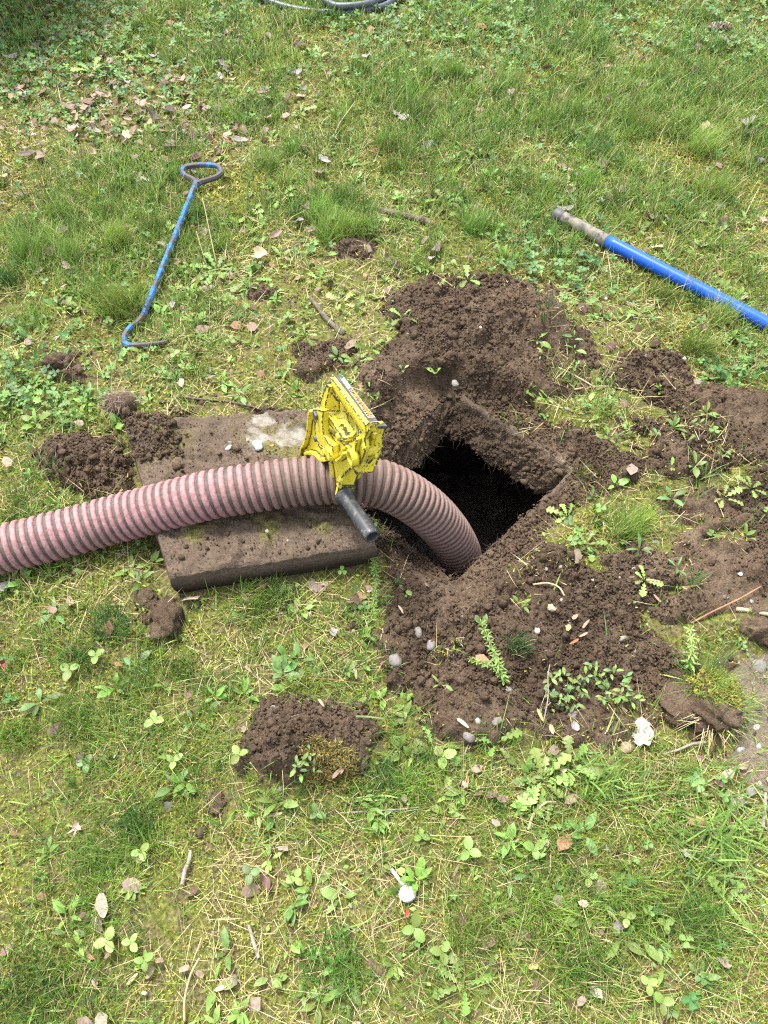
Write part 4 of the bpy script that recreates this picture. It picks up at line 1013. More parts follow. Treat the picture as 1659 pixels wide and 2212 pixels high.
def fields(x, y, px, py):
    d = dq(x, y)
    lawn = sstep(-0.035, 0.022, d + 0.022 * fbm(x * 40, y * 40, 15, 3))
    heap = np.clip(zone(px, py, 1070, 700, 170, 110) + zone(px, py, 900, 850, 140, 120) + zone(px, py, 650, 1600, 130, 90) * .8 + zone(px, py, 1020, 1080, 230, 190), 0, 1)
    lawn = np.maximum(lawn, 0.42 * sstep(0.2, 0.48, fbm(x * 9, y * 9, 18, 4)) * (1 - heap))
    lawn = lawn * (sdist(x, y, LIDF) > -0.005)
    sand = np.maximum(sstep(0.03, -0.03, sdist(*warp(x, y, 0.04), SAND)), 0.75 * sstep(0.03, -0.03, sdist(*warp(x, y, 0.04), SAND2)))
    green = 0.46 + 1.5 * fbm(x * 4.2, y * 4.2, 201, 4)                      # lush or bare patches
    green += 0.5 * zone(px, py, 250, 480, 260, 220) + 0.22 * zone(px, py, 900, 260, 700, 130) + 0.18 * zone(px, py, 1480, 330, 350, 200) + 0.35 * zone(px, py, 350, 1420, 350, 130) + 0.35 * zone(px, py, 1400, 1900, 350, 220)
    green -= 0.55 * zone(px, py, 600, 780, 350, 130) + 0.35 * zone(px, py, 700, 1900, 250, 130) + 0.75 * zone(px, py, 270, 230, 330, 110)
    green = np.clip(green, 0.02, 1.3) * (1 - 0.85 * sand)
    clover = np.clip(1.1 * sstep(230, 40, py) * (0.55 + 0.9 * fbm(x * 2.5, y * 2.5, 207, 3)) + 0.9 * zone(px, py, 120, 120, 220, 130) + 0.7 * zone(px, py, 90, 820, 170, 90) + 0.8 * zone(px, py, 1150, 590, 110, 60) + 0.8 * zone(px, py, 1250, 640, 60, 60) + 0.7 * zone(px, py, 1560, 800, 110, 60)
        + 0.35 * zone(px, py, 830, 900, 200, 400) * 0 + 0.10 * (fbm(x * 4, y * 4, 219, 3) > 0.25), 0, 1)
    litter = np.clip(1.0 * zone(px, py, 280, 230, 340, 120) + 0.25 * (fbm(x * 4, y * 4, 231, 3) > 0.2) + 0.06, 0, 1)
    return lawn, sand, green, clover, litter
def pick(arr, w):
    return np.array(arr)[rng.choice(len(arr), size=w)]
def tint(base, n, v=0.25, hue=0.12):
    c = np.array(base)[rng.integers(0, len(base), n)] if np.ndim(base) == 2 else np.tile(base, (n, 1))
    c = c * (1 + rng.uniform(-v, v, (n, 1))) * (1 + rng.uniform(-hue, hue, (n, 3)))
    return np.clip(c, 0.005, 0.9)
GREEN = [(0.115, 0.210, 0.030), (0.145, 0.250, 0.040), (0.090, 0.175, 0.028), (0.185, 0.285, 0.050), (0.165, 0.235, 0.036)]
DKGREEN = [(0.055, 0.135, 0.026), (0.075, 0.165, 0.032), (0.050, 0.120, 0.030)]
STRAW = [(0.42, 0.34, 0.18), (0.50, 0.42, 0.24), (0.33, 0.25, 0.12), (0.26, 0.18, 0.09), (0.46, 0.40, 0.20)]
MOSS = [(0.30, 0.315, 0.052), (0.24, 0.275, 0.044), (0.36, 0.355, 0.072), (0.17, 0.195, 0.034), (0.25, 0.215, 0.044)]
WEED = [(0.150, 0.255, 0.050), (0.125, 0.22, 0.045), (0.19, 0.30, 0.065), (0.11, 0.19, 0.05)]

# moss sprigs
x, y, px, py, dep = cand(1700000, 0.9); lawn, sand, green, clover, litter = fields(x, y, px, py)
mossy = np.clip(0.62 + 0.9 * fbm(x * 5, y * 5, 241, 4) - 0.35 * litter, 0.08, 1)
k = rng.random(len(x)) < lawn * mossy * (1 - 0.75 * sand) * 0.9; x, y, dep = x[k], y[k], dep[k]
n = len(x); cm = tint(MOSS, n, .3, .1)
br = sstep(0.1, 0.5, fbm(x * 6, y * 6, 251, 3))[:, None]; cm = cm * (1 - br * .6) + br * .6 * np.array([0.22, 0.13, 0.035])
gr = sstep(0.0, 0.5, fbm(x * 4, y * 4, 261, 3))[:, None]; cm = cm * (1 - gr * .45) + gr * .45 * np.array([0.15, 0.21, 0.05])
acc = Acc(); s_ = np.clip(dep / 1.4, 0.8, 1.9)
acc.put(*blades(np.stack([x, y, hq(x, y) + rng.uniform(0, .006, n)], 1), rng.uniform(0, 6.283, n), rng.uniform(.004, .009, n) * s_, rng.uniform(.002, .0036, n) * s_, rng.uniform(.2, 1.25, n), rng.uniform(0, .6, n), cm, 1, 1.2))
tag(add('moss', acc.mesh('moss'), M['moss']), 'yellow green moss carpeting the ground between the grass', 'moss', kind='stuff')
nmoss = n
# dead straw
x, y, px, py, dep = cand(400000, 0.7); lawn, sand, green, clover, litter = fields(x, y, px, py)
thatch = np.clip(0.40 + 1.5 * fbm(x * 4.5, y * 4.5, 271, 4) + 0.3 * sstep(1500, 2000, py), 0.05, 1)
k = rng.random(len(x)) < lawn * thatch * 0.42; x, y, dep = x[k], y[k], dep[k]; n = len(x)
acc = Acc(); s_ = np.clip(dep / 1.6, 0.85, 1.5)
acc.put(*blades(np.stack([x, y, hq(x, y) + rng.uniform(.002, .012, n)], 1), rng.uniform(0, 6.283, n), rng.gamma(4, .010, n).clip(.012, .10), rng.uniform(.0007, .0014, n) * s_, rng.uniform(1.15, 1.6, n), rng.uniform(-.35, .5, n), tint(STRAW, n, .25, .06), 2, .8))
tag(add('dead_grass', acc.mesh('dead_grass'), M['straw']), 'pale dry grass blades matted low across the lawn', 'dead grass', kind='stuff')
nstraw = n
# grass: small tufts and single blades
acc = Acc()
x, y, px, py, dep = cand(21000, 0.35); lawn, sand, green, clover, litter = fields(x, y, px, py)
k = rng.random(len(x)) < lawn * np.clip(green * 1.15 - 0.2, 0, 1) * (1 - .6 * clover); x, y, px, py, dep = x[k], y[k], px[k], py[k], dep[k]
nb = rng.integers(12, 44, len(x)); ti = np.repeat(np.arange(len(x)), nb); n = len(ti)
rad = rng.uniform(.008, .03, len(x)); a_ = rng.uniform(0, 6.283, n); r_ = np.sqrt(rng.random(n)) * rad[ti]
bx_ = x[ti] + np.cos(a_) * r_; by_ = y[ti] + np.sin(a_) * r_
far_ = sstep(1100, 300, py)
th_ = rng.uniform(.025, .055, len(x)) * (1 + .55 * far_); hue_ = tint(GREEN, len(x), .35, .14)
dk = rng.random(len(x)) < .3; hue_[dk] = tint(DKGREEN, dk.sum(), .2, .1)
cb = hue_[ti] * (1 + rng.uniform(-.2, .2, (n, 1))); dry = rng.random(n) < .10; cb[dry] = tint(STRAW, dry.sum(), .2, .05)
acc.put(*blades(np.stack([bx_, by_, hq(bx_, by_) - .002], 1), a_ + rng.normal(0, .6, n), th_[ti] * rng.uniform(.5, 1.15, n), rng.uniform(.0010, .0018, n) * np.clip(dep[ti] / 1.5, .9, 2.1), np.abs(rng.normal(.2, .22, n)) + r_ / .03 * .22, rng.uniform(.1, 1.0, n), cb, 2))
n1_ = n
x, y, px, py, dep = cand(900000, 0.6); lawn, sand, green, clover, litter = fields(x, y, px, py)
k = rng.random(len(x)) < lawn * np.clip(green * .62 + .05, 0, .8) * (1 - .5 * clover); x, y, px, py, dep = x[k], y[k], px[k], py[k], dep[k]; n = len(x)
cb = tint(GREEN, n, .3, .12); dry = rng.random(n) < .12; cb[dry] = tint(STRAW, dry.sum(), .2, .05)
acc.put(*blades(np.stack([x, y, hq(x, y) - .002], 1), rng.uniform(0, 6.283, n), rng.gamma(5, .0072, n).clip(.012, .09) * (1 + .3 * sstep(1100, 300, py)), rng.uniform(.0010, .0019, n) * np.clip(dep / 1.5, .9, 2.1), np.abs(rng.normal(.45, .4, n)), rng.uniform(.1, 1.1, n), cb, 2))
# coarser wide blades here and there
x, y, px, py, dep = cand(42000, 0.3); lawn, sand, green, clover, litter = fields(x, y, px, py)
wide = sstep(.05, .45, fbm(x * 5, y * 5, 401, 3)) + .12
k = rng.random(len(x)) < np.maximum(lawn, .06) * wide * .5; x, y, px, py, dep = x[k], y[k], px[k], py[k], dep[k]; n = len(x)
acc.put(*blades(np.stack([x, y, hq(x, y) - .002], 1), rng.uniform(0, 6.283, n), rng.uniform(.02, .075, n), rng.uniform(.0022, .0040, n), np.abs(rng.normal(.6, .4, n)), rng.uniform(.1, .9, n), tint([(.16, .27, .045), (.12, .215, .04), (.22, .32, .07), (.10, .18, .05)], n, .25, .1), 3))

grass = add('grass', acc.mesh('grass'), M['grass']); tag(grass, 'thin green grass growing patchily over the lawn', 'grass', kind='stuff')
print('moss', nmoss, 'straw', nstraw, 'grass', n1_, n)

# clover leaves
def leaflet(L=1.0, wd=0.42, notch=0.08, bend=0.12):
    V = np.array([(0, 0, 0), (.35 * L, -wd * .8, .03), (.8 * L, -wd, bend), (L * (1 - notch), 0, .02), (.8 * L, wd, bend), (.35 * L, wd * .8, .03), (.55 * L, 0, -.04)])
    T3 = np.array([(0, 1, 6), (1, 2, 6), (2, 3, 6), (3, 4, 6), (4, 5, 6), (5, 0, 6)]); return V, T3
def trifoliate(spread=2.1):
    V0, T0 = leaflet(); Vs = []; Ts = []
    for k in range(3):
        a_ = k * spread; c_, s_ = math.cos(a_), math.sin(a_)
        Vs.append(V0 @ np.array([[c_, s_, 0], [-s_, c_, 0], [0, 0, 1]])); Ts.append(T0 + 7 * k)
    Vs = np.vstack(Vs + [np.array([(0, -.03, 0), (0, .03, 0), (.25, 0, -2.6)])]); return Vs, np.vstack(Ts + [np.array([[21, 22, 23]])])
x, y, px, py, dep = cand(105000, 0.2); lawn, sand, green, clover, litter = fields(x, y, px, py)
k = rng.random(len(x)) < lawn * clover * .62; x, y, px, py = x[k], y[k], px[k], py[k]; n = len(x)
sc = rng.uniform(.009, .0155, n); V, T3 = inst(*trifoliate(), np.stack([x, y, hq(x, y) + sc * rng.uniform(.8, 2.6, n)], 1), rots(rng.uniform(0, 6.283, n), rng.normal(0, .35, n), rng.normal(0, .35, n)), sc)
acc = Acc(); acc.put(V, [], T3, np.repeat(tint([(0.075, 0.165, 0.040), (0.10, 0.205, 0.050), (0.065, 0.145, 0.045), (0.13, 0.24, 0.055)], n, .25, .1), 24, 0))
tag(add('clover', acc.mesh('clover'), M['grass']), 'low green clover spreading through the far and left lawn', 'clover', kind='stuff'); nclo = n
# small broad leaf weeds
def lance():
    V = np.array([(0, -.03, 0), (0, .03, 0), (.3, -.15, .10), (.3, 0, .06), (.3, .15, .10), (.68, -.13, .12), (.68, 0, .08), (.68, .13, .12), (1, 0, -.02)])
    T3 = np.array([(0, 3, 2), (0, 1, 3), (1, 4, 3), (2, 3, 6), (2, 6, 5), (3, 4, 7), (3, 7, 6), (5, 6, 8), (6, 7, 8)]); return V, T3
x, y, px, py, dep = cand(19000, 0.2); lawn, sand, green, clover, litter = fields(x, y, px, py)
weedy = np.clip(.30 + .9 * fbm(x * 3.5, y * 3.5, 281, 4) + .45 * zone(px, py, 600, 780, 420, 160) + .3 * zone(px, py, 150, 900, 250, 200), .03, 1)
k = rng.random(len(x)) < np.maximum(lawn, .05) * weedy * .55; x, y, px, py = x[k], y[k], px[k], py[k]
nl = rng.integers(3, 8, len(x)); ti = np.repeat(np.arange(len(x)), nl); n = len(ti)
sz = rng.uniform(.012, .034, len(x)); hue_ = tint(WEED, len(x), .2, .1)
az = rng.uniform(0, 6.283, n)
Rm = rots(az, -np.abs(rng.normal(.35, .3, n)), rng.normal(0, .3, n)); off_ = rng.uniform(0, .010, n)
V, T3 = inst(*lance(), np.stack([x[ti] + np.cos(az) * off_, y[ti] + np.sin(az) * off_, hq(x[ti], y[ti]) + rng.uniform(.001, .012, n)], 1), Rm, np.stack([sz[ti] * rng.uniform(.6, 1.1, n)] * 3, 1) * np.stack([np.ones(n), rng.uniform(.9, 1.9, n), np.ones(n)], 1))
acc = Acc(); acc.put(V, [], T3, np.repeat(hue_[ti] * (1 + rng.uniform(-.15, .15, (n, 1))), 9, 0))
tag(add('small_weeds', acc.mesh('small_weeds'), M['grass']), 'small broad leaved weeds sprouting through the moss', 'weeds', kind='stuff'); nw = n
# tiny creeping leaves low over the moss
x, y, px, py, dep = cand(150000, 0.5); lawn, sand, green, clover, litter = fields(x, y, px, py)
cre = np.clip(.2 + 1.0 * fbm(x * 4.2, y * 4.2, 291, 4) + .4 * zone(px, py, 650, 760, 420, 180), .02, 1)
k = rng.random(len(x)) < lawn * cre * .5; x, y = x[k], y[k]; n = len(x)
V4 = np.array([(0, 0, 0), (.5, -.28, .1), (1, 0, 0), (.5, .28, .1)]); T4 = np.array([(0, 1, 2), (0, 2, 3)])
V, T3 = inst(V4, T4, np.stack([x, y, hq(x, y) + rng.uniform(.003, .014, n)], 1), rots(rng.uniform(0, 6.283, n), rng.normal(-.3, .4, n), rng.normal(0, .4, n)), rng.uniform(.006, .013, n))
acc = Acc(); acc.put(V, [], T3, np.repeat(tint(WEED + [(0.17, .24, .06)], n, .25, .1), 4, 0))
tag(add('creeping_weeds', acc.mesh('creeping_weeds'), M['grass']), 'tiny creeping green leaves woven through moss and grass', 'weeds', kind='stuff')
# leaf crumbs of the litter
x, y, px, py, dep = cand(45000, 0.2); lawn, sand, green, clover, litter = fields(x, y, px, py)
k = rng.random(len(x)) < np.maximum(lawn, .05) * litter * .5; x, y = x[k], y[k]; n = len(x)
V5 = np.array([(-.5, -.1, .05), (-.2, -.35, 0), (.2, -.3, .12), (.55, 0, .02), (.25, .3, .1), (-.25, .28, -.02), (0, 0, .1)]); T5 = np.array([(k_, (k_ + 1) % 6, 6) for k_ in range(6)])
V, T3 = inst(V5, T5, np.stack([x, y, hq(x, y) + rng.uniform(.004, .02, n)], 1), rots(rng.uniform(0, 6.283, n), rng.normal(0, .5, n), rng.normal(0, .5, n)), rng.gamma(3, .0065, n).clip(.005, .04))
acc = Acc(); acc.put(V, [], T3, np.repeat(tint([(0.19, .13, .095), (.26, .195, .15), (.13, .08, .06), (.30, .24, .185), (.22, .13, .07)], n, .25, .05), 7, 0))
tag(add('leaf_litter', acc.mesh('leaf_litter'), M['straw']), 'scattered crumbs of dry brown leaves in the grass', 'leaf litter', kind='stuff')
print('clover', nclo, 'weeds', nw)

# soil crumbs and clods
def ico(sub, seed, amp=.35):
    bm = bmesh.new(); bmesh.ops.create_icosphere(bm, subdivisions=sub, radius=1); r = np.random.default_rng(seed)
    V = np.array([v.co[:] for v in bm.verts]); V *= 1 + amp * r.uniform(-1, 1, (len(V), 1)); V[:, 2] *= .8
    T3 = np.array([[v.index for v in f.verts] for f in bm.faces]); bm.free(); return V, T3
icos = [ico(1, s, .5) for s in range(6)]
x = rng.uniform(-1.6, 1.7, 420000); y = rng.uniform(.25, 2.35, 420000)
d = dq(x, y); k = (rng.random(len(x)) < np.maximum(sstep(.02, -.02, d), .22 * sstep(.07, .0, d)) * np.clip(.30 + .8 * fbm(x * 8, y * 8, 301, 3), .04, 1) * (.12 + .88 * CALM(x, y)) * .75)
x, y = x[k], y[k]; pd = sdist(x, y, PIT); k = (pd > np.where(RIMF(x, y) > .5, .0, .014)) & ((rng.random(len(x)) < .35) | (pd > .10) | (RIMF(x, y) > .5)); x, y = x[k], y[k]
P = np.stack([x, y, hq(x, y)], 1)
wi = rng.integers(0, len(WALLV), 2600); Pw = WALLV[wi] + rng.normal(0, .004, (2600, 3)); Pw = Pw[Pw[:, 2] > -.19]
li = rng.integers(0, N_ * N_, 1500); Pl = top.reshape(-1, 3)[li] + rng.normal(0, .002, (1500, 3)) + np.array([0, 0, .001]); Pl = Pl[(conc.ravel()[li] < .3)]; lf = np.where((U_.ravel() < .24) & (W_.ravel() < .30))[0]; Pl2 = top.reshape(-1, 3)[rng.choice(lf, 900)] + rng.normal(0, .003, (900, 3))
acc = Acc()
for PP, lo in ((P, .0036), (Pw, .0028), (Pl, .0016), (Pl2, .0030)):
    n = len(PP); sz = (lo * rng.pareto(2.6, n) * .55 + lo * .55).clip(.0013, .011)
    wh = rng.integers(0, 6, n)
    for q in range(6):
        m_ = wh == q; mm = m_.sum()
        big = sz[m_]
        V, T3 = inst(*icos[q], PP[m_] + np.stack([np.zeros(mm), np.zeros(mm), big * .25], 1), rots(rng.uniform(0, 6.283, mm), rng.uniform(-1, 1, mm), rng.uniform(-1, 1, mm)), big)
        acc.put(V, [], T3, np.full((len(V), 3), .1))
octV = np.array([(1, 0, 0), (0, 1, .2), (-1, .1, 0), (0, -1, 0), (0, .1, .9), (0, 0, -.8)]); octT = np.array([(0, 1, 4), (1, 2, 4), (2, 3, 4), (3, 0, 4), (1, 0, 5), (2, 1, 5), (3, 2, 5), (0, 3, 5)])
x = rng.uniform(-1.6, 1.7, 700000); y = rng.uniform(.25, 2.35, 700000); d = dq(x, y)
k = rng.random(len(x)) < sstep(.015, -.015, d) * np.clip(.35 + .8 * fbm(x * 6, y * 6, 311, 3), .06, 1) * (.2 + .8 * CALM(x, y)) * .8; x, y = x[k], y[k]; k = sdist(x, y, PIT) > .0; x, y = x[k], y[k]; n = len(x)
sz = rng.uniform(.0016, .0042, n)
V, T3 = inst(octV, octT, np.stack([x, y, hq(x, y) + rng.uniform(-.002, .006, n)], 1), rots(rng.uniform(0, 6.283, n), rng.uniform(-1, 1, n), rng.uniform(-1, 1, n)), sz); acc.put(V, [], T3, np.full((len(V), 3), .1)); print('fine crumbs', n)
print('crumbs', len(P), len(Pw), len(Pl))
cr_ = add('soil_crumbs', acc.mesh('soil_crumbs', False), M['crumb']); tag(cr_, 'loose crumbs of dark brown soil around the pit and on the lid', 'soil', kind='stuff')
# pebbles of the sandy ground
x = rng.uniform(-1.2, 1.6, 160000); y = rng.uniform(.1, 2.2, 160000)
sa = np.maximum(sstep(0.03, -0.03, sdist(*warp(x, y, 0.04), SAND)), 0.6 * sstep(0.03, -0.03, sdist(*warp(x, y, 0.04), SAND2)))
k = rng.random(len(x)) < np.maximum(sa * .11, .0014); k &= sdist(x, y, PIT) > .01; k &= sdist(x, y, LIDF) > 0; x, y = x[k], y[k]; n = len(x)
sz = (rng.pareto(2.2, n) * .0016 + .0013).clip(.0012, .008); icp = ico(1, 50, .12)
V, T3 = inst(*icp, np.stack([x, y, hq(x, y) + sz * .3], 1), rots(rng.uniform(0, 6.283, n), rng.uniform(-.5, .5, n), rng.uniform(-.5, .5, n)), sz[:, None] * np.array([[1.1, .9, .75]]))
acc = Acc(); acc.put(V, [], T3, np.repeat(tint([(.34, .30, .24), (.45, .40, .33), (.24, .20, .16), (.40, .33, .22), (.30, .29, .28)], n, .25, .05), len(icp[0]), 0))
tag(add('gravel', acc.mesh('gravel', True), M['straw']), 'fine pale gravel and sand at the right edge of the lawn', 'gravel', kind='stuff'); print('gravel', n)
# sandy soil showing between the pebbles
msn = soil_mat('sandy_soil', (0.11, 0.085, 0.06), (0.25, 0.205, 0.15), (0.30, 0.25, 0.18))
sx = np.arange(.55, 1.6, .008); sy = np.arange(.2, 1.5, .008); X, Y = np.meshgrid(sx, sy, indexing='ij')
for nm, poly in (('sand', SAND), ('sand', SAND2)):
    sd = sdist(*warp(X, Y, .04), poly) if poly is SAND else sdist(*warp(X - 0.0, Y, .04), poly)
    Xp, Yp = X, Y
    if poly is SAND2:
        Xp, Yp = np.meshgrid(np.arange(.25, .75, .008), np.arange(.7, 1.2, .008), indexing='ij'); sd = sdist(*warp(Xp, Yp, .04), poly)
    zz = base_h(Xp, Yp) - .006 + .010 * sstep(.0, -.05, sd) + .003 * fbm(Xp * 70, Yp * 70, 9, 3)
    nx, ny = Xp.shape; V = np.stack([Xp.ravel(), Yp.ravel(), zz.ravel()], 1)
    i = np.arange(nx - 1)[:, None]; j = np.arange(ny - 1)[None]
    Q = np.stack([i * ny + j, (i + 1) * ny + j, (i + 1) * ny + j + 1, i * ny + j + 1], -1).reshape(-1, 4); Q = Q[np.all(sd.ravel()[Q] < .0, axis=1)]
    if len(Q):
        u_, inv = np.unique(Q, return_inverse=True); o = add(nm, mesh_np(nm, V[u_], inv.reshape(-1, 4), smooth=True), msn)
        tag(o, 'bare sandy ground with fine gravel at the right edge' if poly is SAND else 'thin sandy patch between weeds right of the pit', 'sand', kind='structure')
# fine roots lying over the soil
x = rng.uniform(-1.2, 1.6, 30000); y = rng.uniform(.3, 2.3, 30000); d = dq(x, y); k = (d < .0) & (rng.random(len(x)) < .30); k &= sdist(x, y, PIT) > .0; x, y = x[k], y[k]; n = len(x)
wi = rng.integers(0, len(WALLV), 900); Pw = WALLV[wi]
P = np.vstack([np.stack([x, y, hq(x, y) + .004], 1), Pw]); n = len(P); acc = Acc()
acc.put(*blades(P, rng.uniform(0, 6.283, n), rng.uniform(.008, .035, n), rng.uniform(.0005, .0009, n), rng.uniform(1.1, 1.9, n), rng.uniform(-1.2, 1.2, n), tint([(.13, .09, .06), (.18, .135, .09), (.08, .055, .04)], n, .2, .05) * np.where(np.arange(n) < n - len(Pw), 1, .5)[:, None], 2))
tag(add('root_fibres', acc.mesh('root_fibres'), M['straw']), 'fine pale root fibres threaded over the dug soil', 'roots', kind='stuff')
# ------------------------------------------------------------------ labels that single out each small thing
LANDMARKS = [((437, 372), 'the loop of the blue hook'), ((285, 735), 'the bent tip of the blue hook'), ((365, 555), 'the shaft of the blue hook'), ((1200, 460), 'the black end of the blue pole'),
 ((1480, 610), 'the middle of the blue pole'), ((1640, 700), 'the pole at the right edge'), ((870, 470), 'the thick broken stick'), ((705, 690), 'the thin dark stick'), ((265, 885), 'the root ball'),
 ((745, 860), 'the yellow handle tool'), ((500, 930), 'the far edge of the concrete lid'), ((378, 1290), 'the near left corner of the concrete lid'), ((815, 1210), 'the near right corner of the concrete lid'),
 ((30, 1190), 'the hose at the left edge'), ((1245, 1005), 'the right corner of the pit'), ((985, 1235), 'the near corner of the pit'), ((650, 1620), 'the mossy round soil pile'), ((880, 1925), 'the lichen covered knob'),
 ((1385, 1590), 'the crumpled grey leaf'), ((1560, 1790), 'the wide bladed grass clump'), ((1500, 1480), 'the uprooted sod'), ((740, 14), 'the garden hose'), ((1550, 68), 'the pine cone'), ((1080, 660), 'the big soil heap'),
 ((1400, 800), 'the trampled soil at right'), ((1060, 1440), 'the whorled green weed'), ((60, 40), 'the shrub in the far left corner'), ((100, 2120), 'the lower left corner'), ((1580, 2150), 'the lower right corner'), ((820, 2170), 'the bottom edge'),
 ((250, 300), 'the leaf litter at far left'), ((110, 640), 'the tall grass at the left edge'), ((80, 1700), 'the left edge below the hose'), ((1000, 250), 'the far middle lawn'), ((1330, 330), 'the far right lawn'), ((700, 300), 'the far centre lawn'), ((1180, 1720), 'the round dark stone'), ((400, 1880), 'the lichen covered black twig')]
ORD = ['', 'second ', 'third ', 'fourth ', 'fifth ', 'sixth ', 'seventh ', 'eighth ', 'ninth ', 'tenth ', 'eleventh ', 'twelfth ']
PENDING = []
def later(o, px, py, look, noun, cat, group=None): PENDING.append((o, px, py, look, noun, cat, group))
def settle():
    by = {}
    for it in PENDING:
        _, px, py, look, noun, cat, group = it
        sc_ = lambda q: 1 / (1 + max(0, 1106 - q) / 1400)
        dist = [(math.hypot((px - c[0]), (py - c[1])), nm) for c, nm in LANDMARKS]
        d_, nm = min(dist); by.setdefault((look, noun, nm), []).append((d_, it))
    for (look, noun, nm), L in by.items():
        L.sort(key=lambda q: q[0])
        for k, (d_, (o, px, py, _l, _n, cat, group)) in enumerate(L):
            tag(o, f'{look} {noun}, {ORD[min(k, 11)]}closest to {nm}', cat, group)

# ------------------------------------------------------------------ stones
def stone_mat(name, c1, c2, sc=35):
    m, t, b = mat(name); p = pos(t); n = noise(t, sc, 5, 0.65, p); n2 = noise(t, 300, 3, .6, p)
    c = ramp(t, n.outputs[0], [(0.35, c1), (0.65, c2)]).outputs[0]
    c = mixc(t, ramp(t, n2.outputs[0], [(.4, (0, 0, 0)), (.7, (.45, .45, .45))]).outputs[0], c, (.10, .08, .06))
    t.links.new(c, b.inputs['Base Color']); b.inputs['Roughness'].default_value = .85; bump(t, b, n2.outputs[0], .4, .002); return m
SM = {'grey': stone_mat('grey_stone', (.12, .11, .10), (.22, .21, .195)), 'pale': stone_mat('pale_stone', (.11, .10, .09), (.19, .18, .165)), 'tan': stone_mat('tan_stone', (.20, .145, .085), (.36, .30, .21)),
      'blue': stone_mat('bluish_stone', (.18, .21, .21), (.32, .35, .34)), 'dark': stone_mat('dark_stone', (.085, .075, .068), (.19, .17, .155)), 'white': stone_mat('white_stone', (.15, .14, .125), (.26, .245, .22))}
LOOK = {'grey': 'grey', 'pale': 'pale grey', 'tan': 'tan', 'blue': 'bluish', 'dark': 'dark', 'white': 'white'}
rocks = [rock_mesh('stone%d' % k, 100 + k, 2, (1, rng.uniform(.65, .9), rng.uniform(.5, .7)), .30, k % 3 != 0) for k in range(7)]
stones = [(855, 1424, .021, 'pale'), (903, 1366, .016, 'dark'), (665, 1332, .014, 'grey'), (1138, 1728, .020, 'dark'), (1352, 1612, .019, 'tan'), (1640, 1442, .021, 'grey'), (1192, 1313, .015, 'tan'), (1213, 1298, .0065, 'grey'),
 (983, 828, .014, 'grey'), (1072, 824, .014, 'tan'), (602, 464, .014, 'pale'), (655, 477, .012, 'pale'), (636, 480, .010, 'pale'), (399, 637, .015, 'white'), (545, 702, .012, 'blue'), (1417, 1182, .020, 'grey'), (1240, 1545, .015, 'dark'),
 (1075, 1558, .014, 'dark'), (1012, 1590, .016, 'dark'), (930, 1395, .014, 'grey'), (1410, 662, .008, 'white'), (120, 732, .012, 'white'), (95, 615, .014, 'grey'), (1329, 217, .010, 'white'), (1290, 940, .006, 'white'), (638, 158, .022, 'grey'),
 (1226, 885, .010, 'white'), (1480, 880, .008, 'pale'), (770, 1300, .017, 'dark'), (766, 1352, .016, 'dark'), (1625, 1710, .016, 'pale'), (1640, 1695, .010, 'tan'), (1600, 1240, .007, 'blue'), (1625, 1300, .007, 'blue'), (1230, 1345, .008, 'white'),
 (1275, 1370, .006, 'pale'), (1345, 1380, .010, 'pale'), (1310, 1830, .008, 'white'), (930, 560, .006, 'white'), (640, 530, .007, 'pale'), (1180, 1230, .006, 'pale'), (1210, 1225, .007, 'white'), (1160, 1190, .008, 'grey'), (590, 1530, .010, 'grey'),
 (1100, 1490, .009, 'grey'), (1000, 1330, .006, 'pale'), (1565, 1290, .006, 'pale'), (1200, 250, .008, 'pale'), (470, 720, .006, 'pale'), (850, 700, .007, 'pale'), (1340, 1050, .006, 'pale'), (1065, 640, .009, 'dark'), (1395, 770, .010, 'dark')]
ROT = np.random.default_rng(33)
for px, py, s, kd in stones:
    o = add('stone', rocks[ROT.integers(0, 7)].copy(), SM[kd]); q = g1(px, py); s *= .85; o.location = (q.x, q.y, q.z + s * .08); o.scale = (s,) * 3; o.rotation_euler = (ROT.uniform(-.3, .3), ROT.uniform(-.3, .3), ROT.uniform(0, 6.28))
    later(o, px, py, ('large ' if s > .017 else 'tiny ' if s < .008 else 'small ') + LOOK[kd], 'stone', 'stone', 'loose stones in the yard')
for px, py, s, kd, lb in [(493, 968, .0085, 'blue', 'small speckled bluish stone on the concrete lid behind the pink hose'), (557, 965, .016, 'blue', 'flat bluish stone chip on the concrete lid beside the white patch'), (497, 955, .0045, 'pale', 'tiny pale pebble on the lid just behind the speckled bluish stone'),
    (621, 1166, .004, 'white', 'tiny white pebble on the lid in front of the hose'), (535, 950, .005, 'tan', 'tiny tan pebble on the lid left of the flat stone chip')]:
    o = add('stone', rocks[ROT.integers(0, 7)].copy(), SM[kd]); q = at(px, py, LT + .006); o.location = (q[0], q[1], LT + .004 + s * .25); o.scale = (s * 1.2, s, s * .8); o.rotation_euler = (0, .1, ROT.uniform(0, 6)); tag(o, lb, 'stone', 'loose stones in the yard')

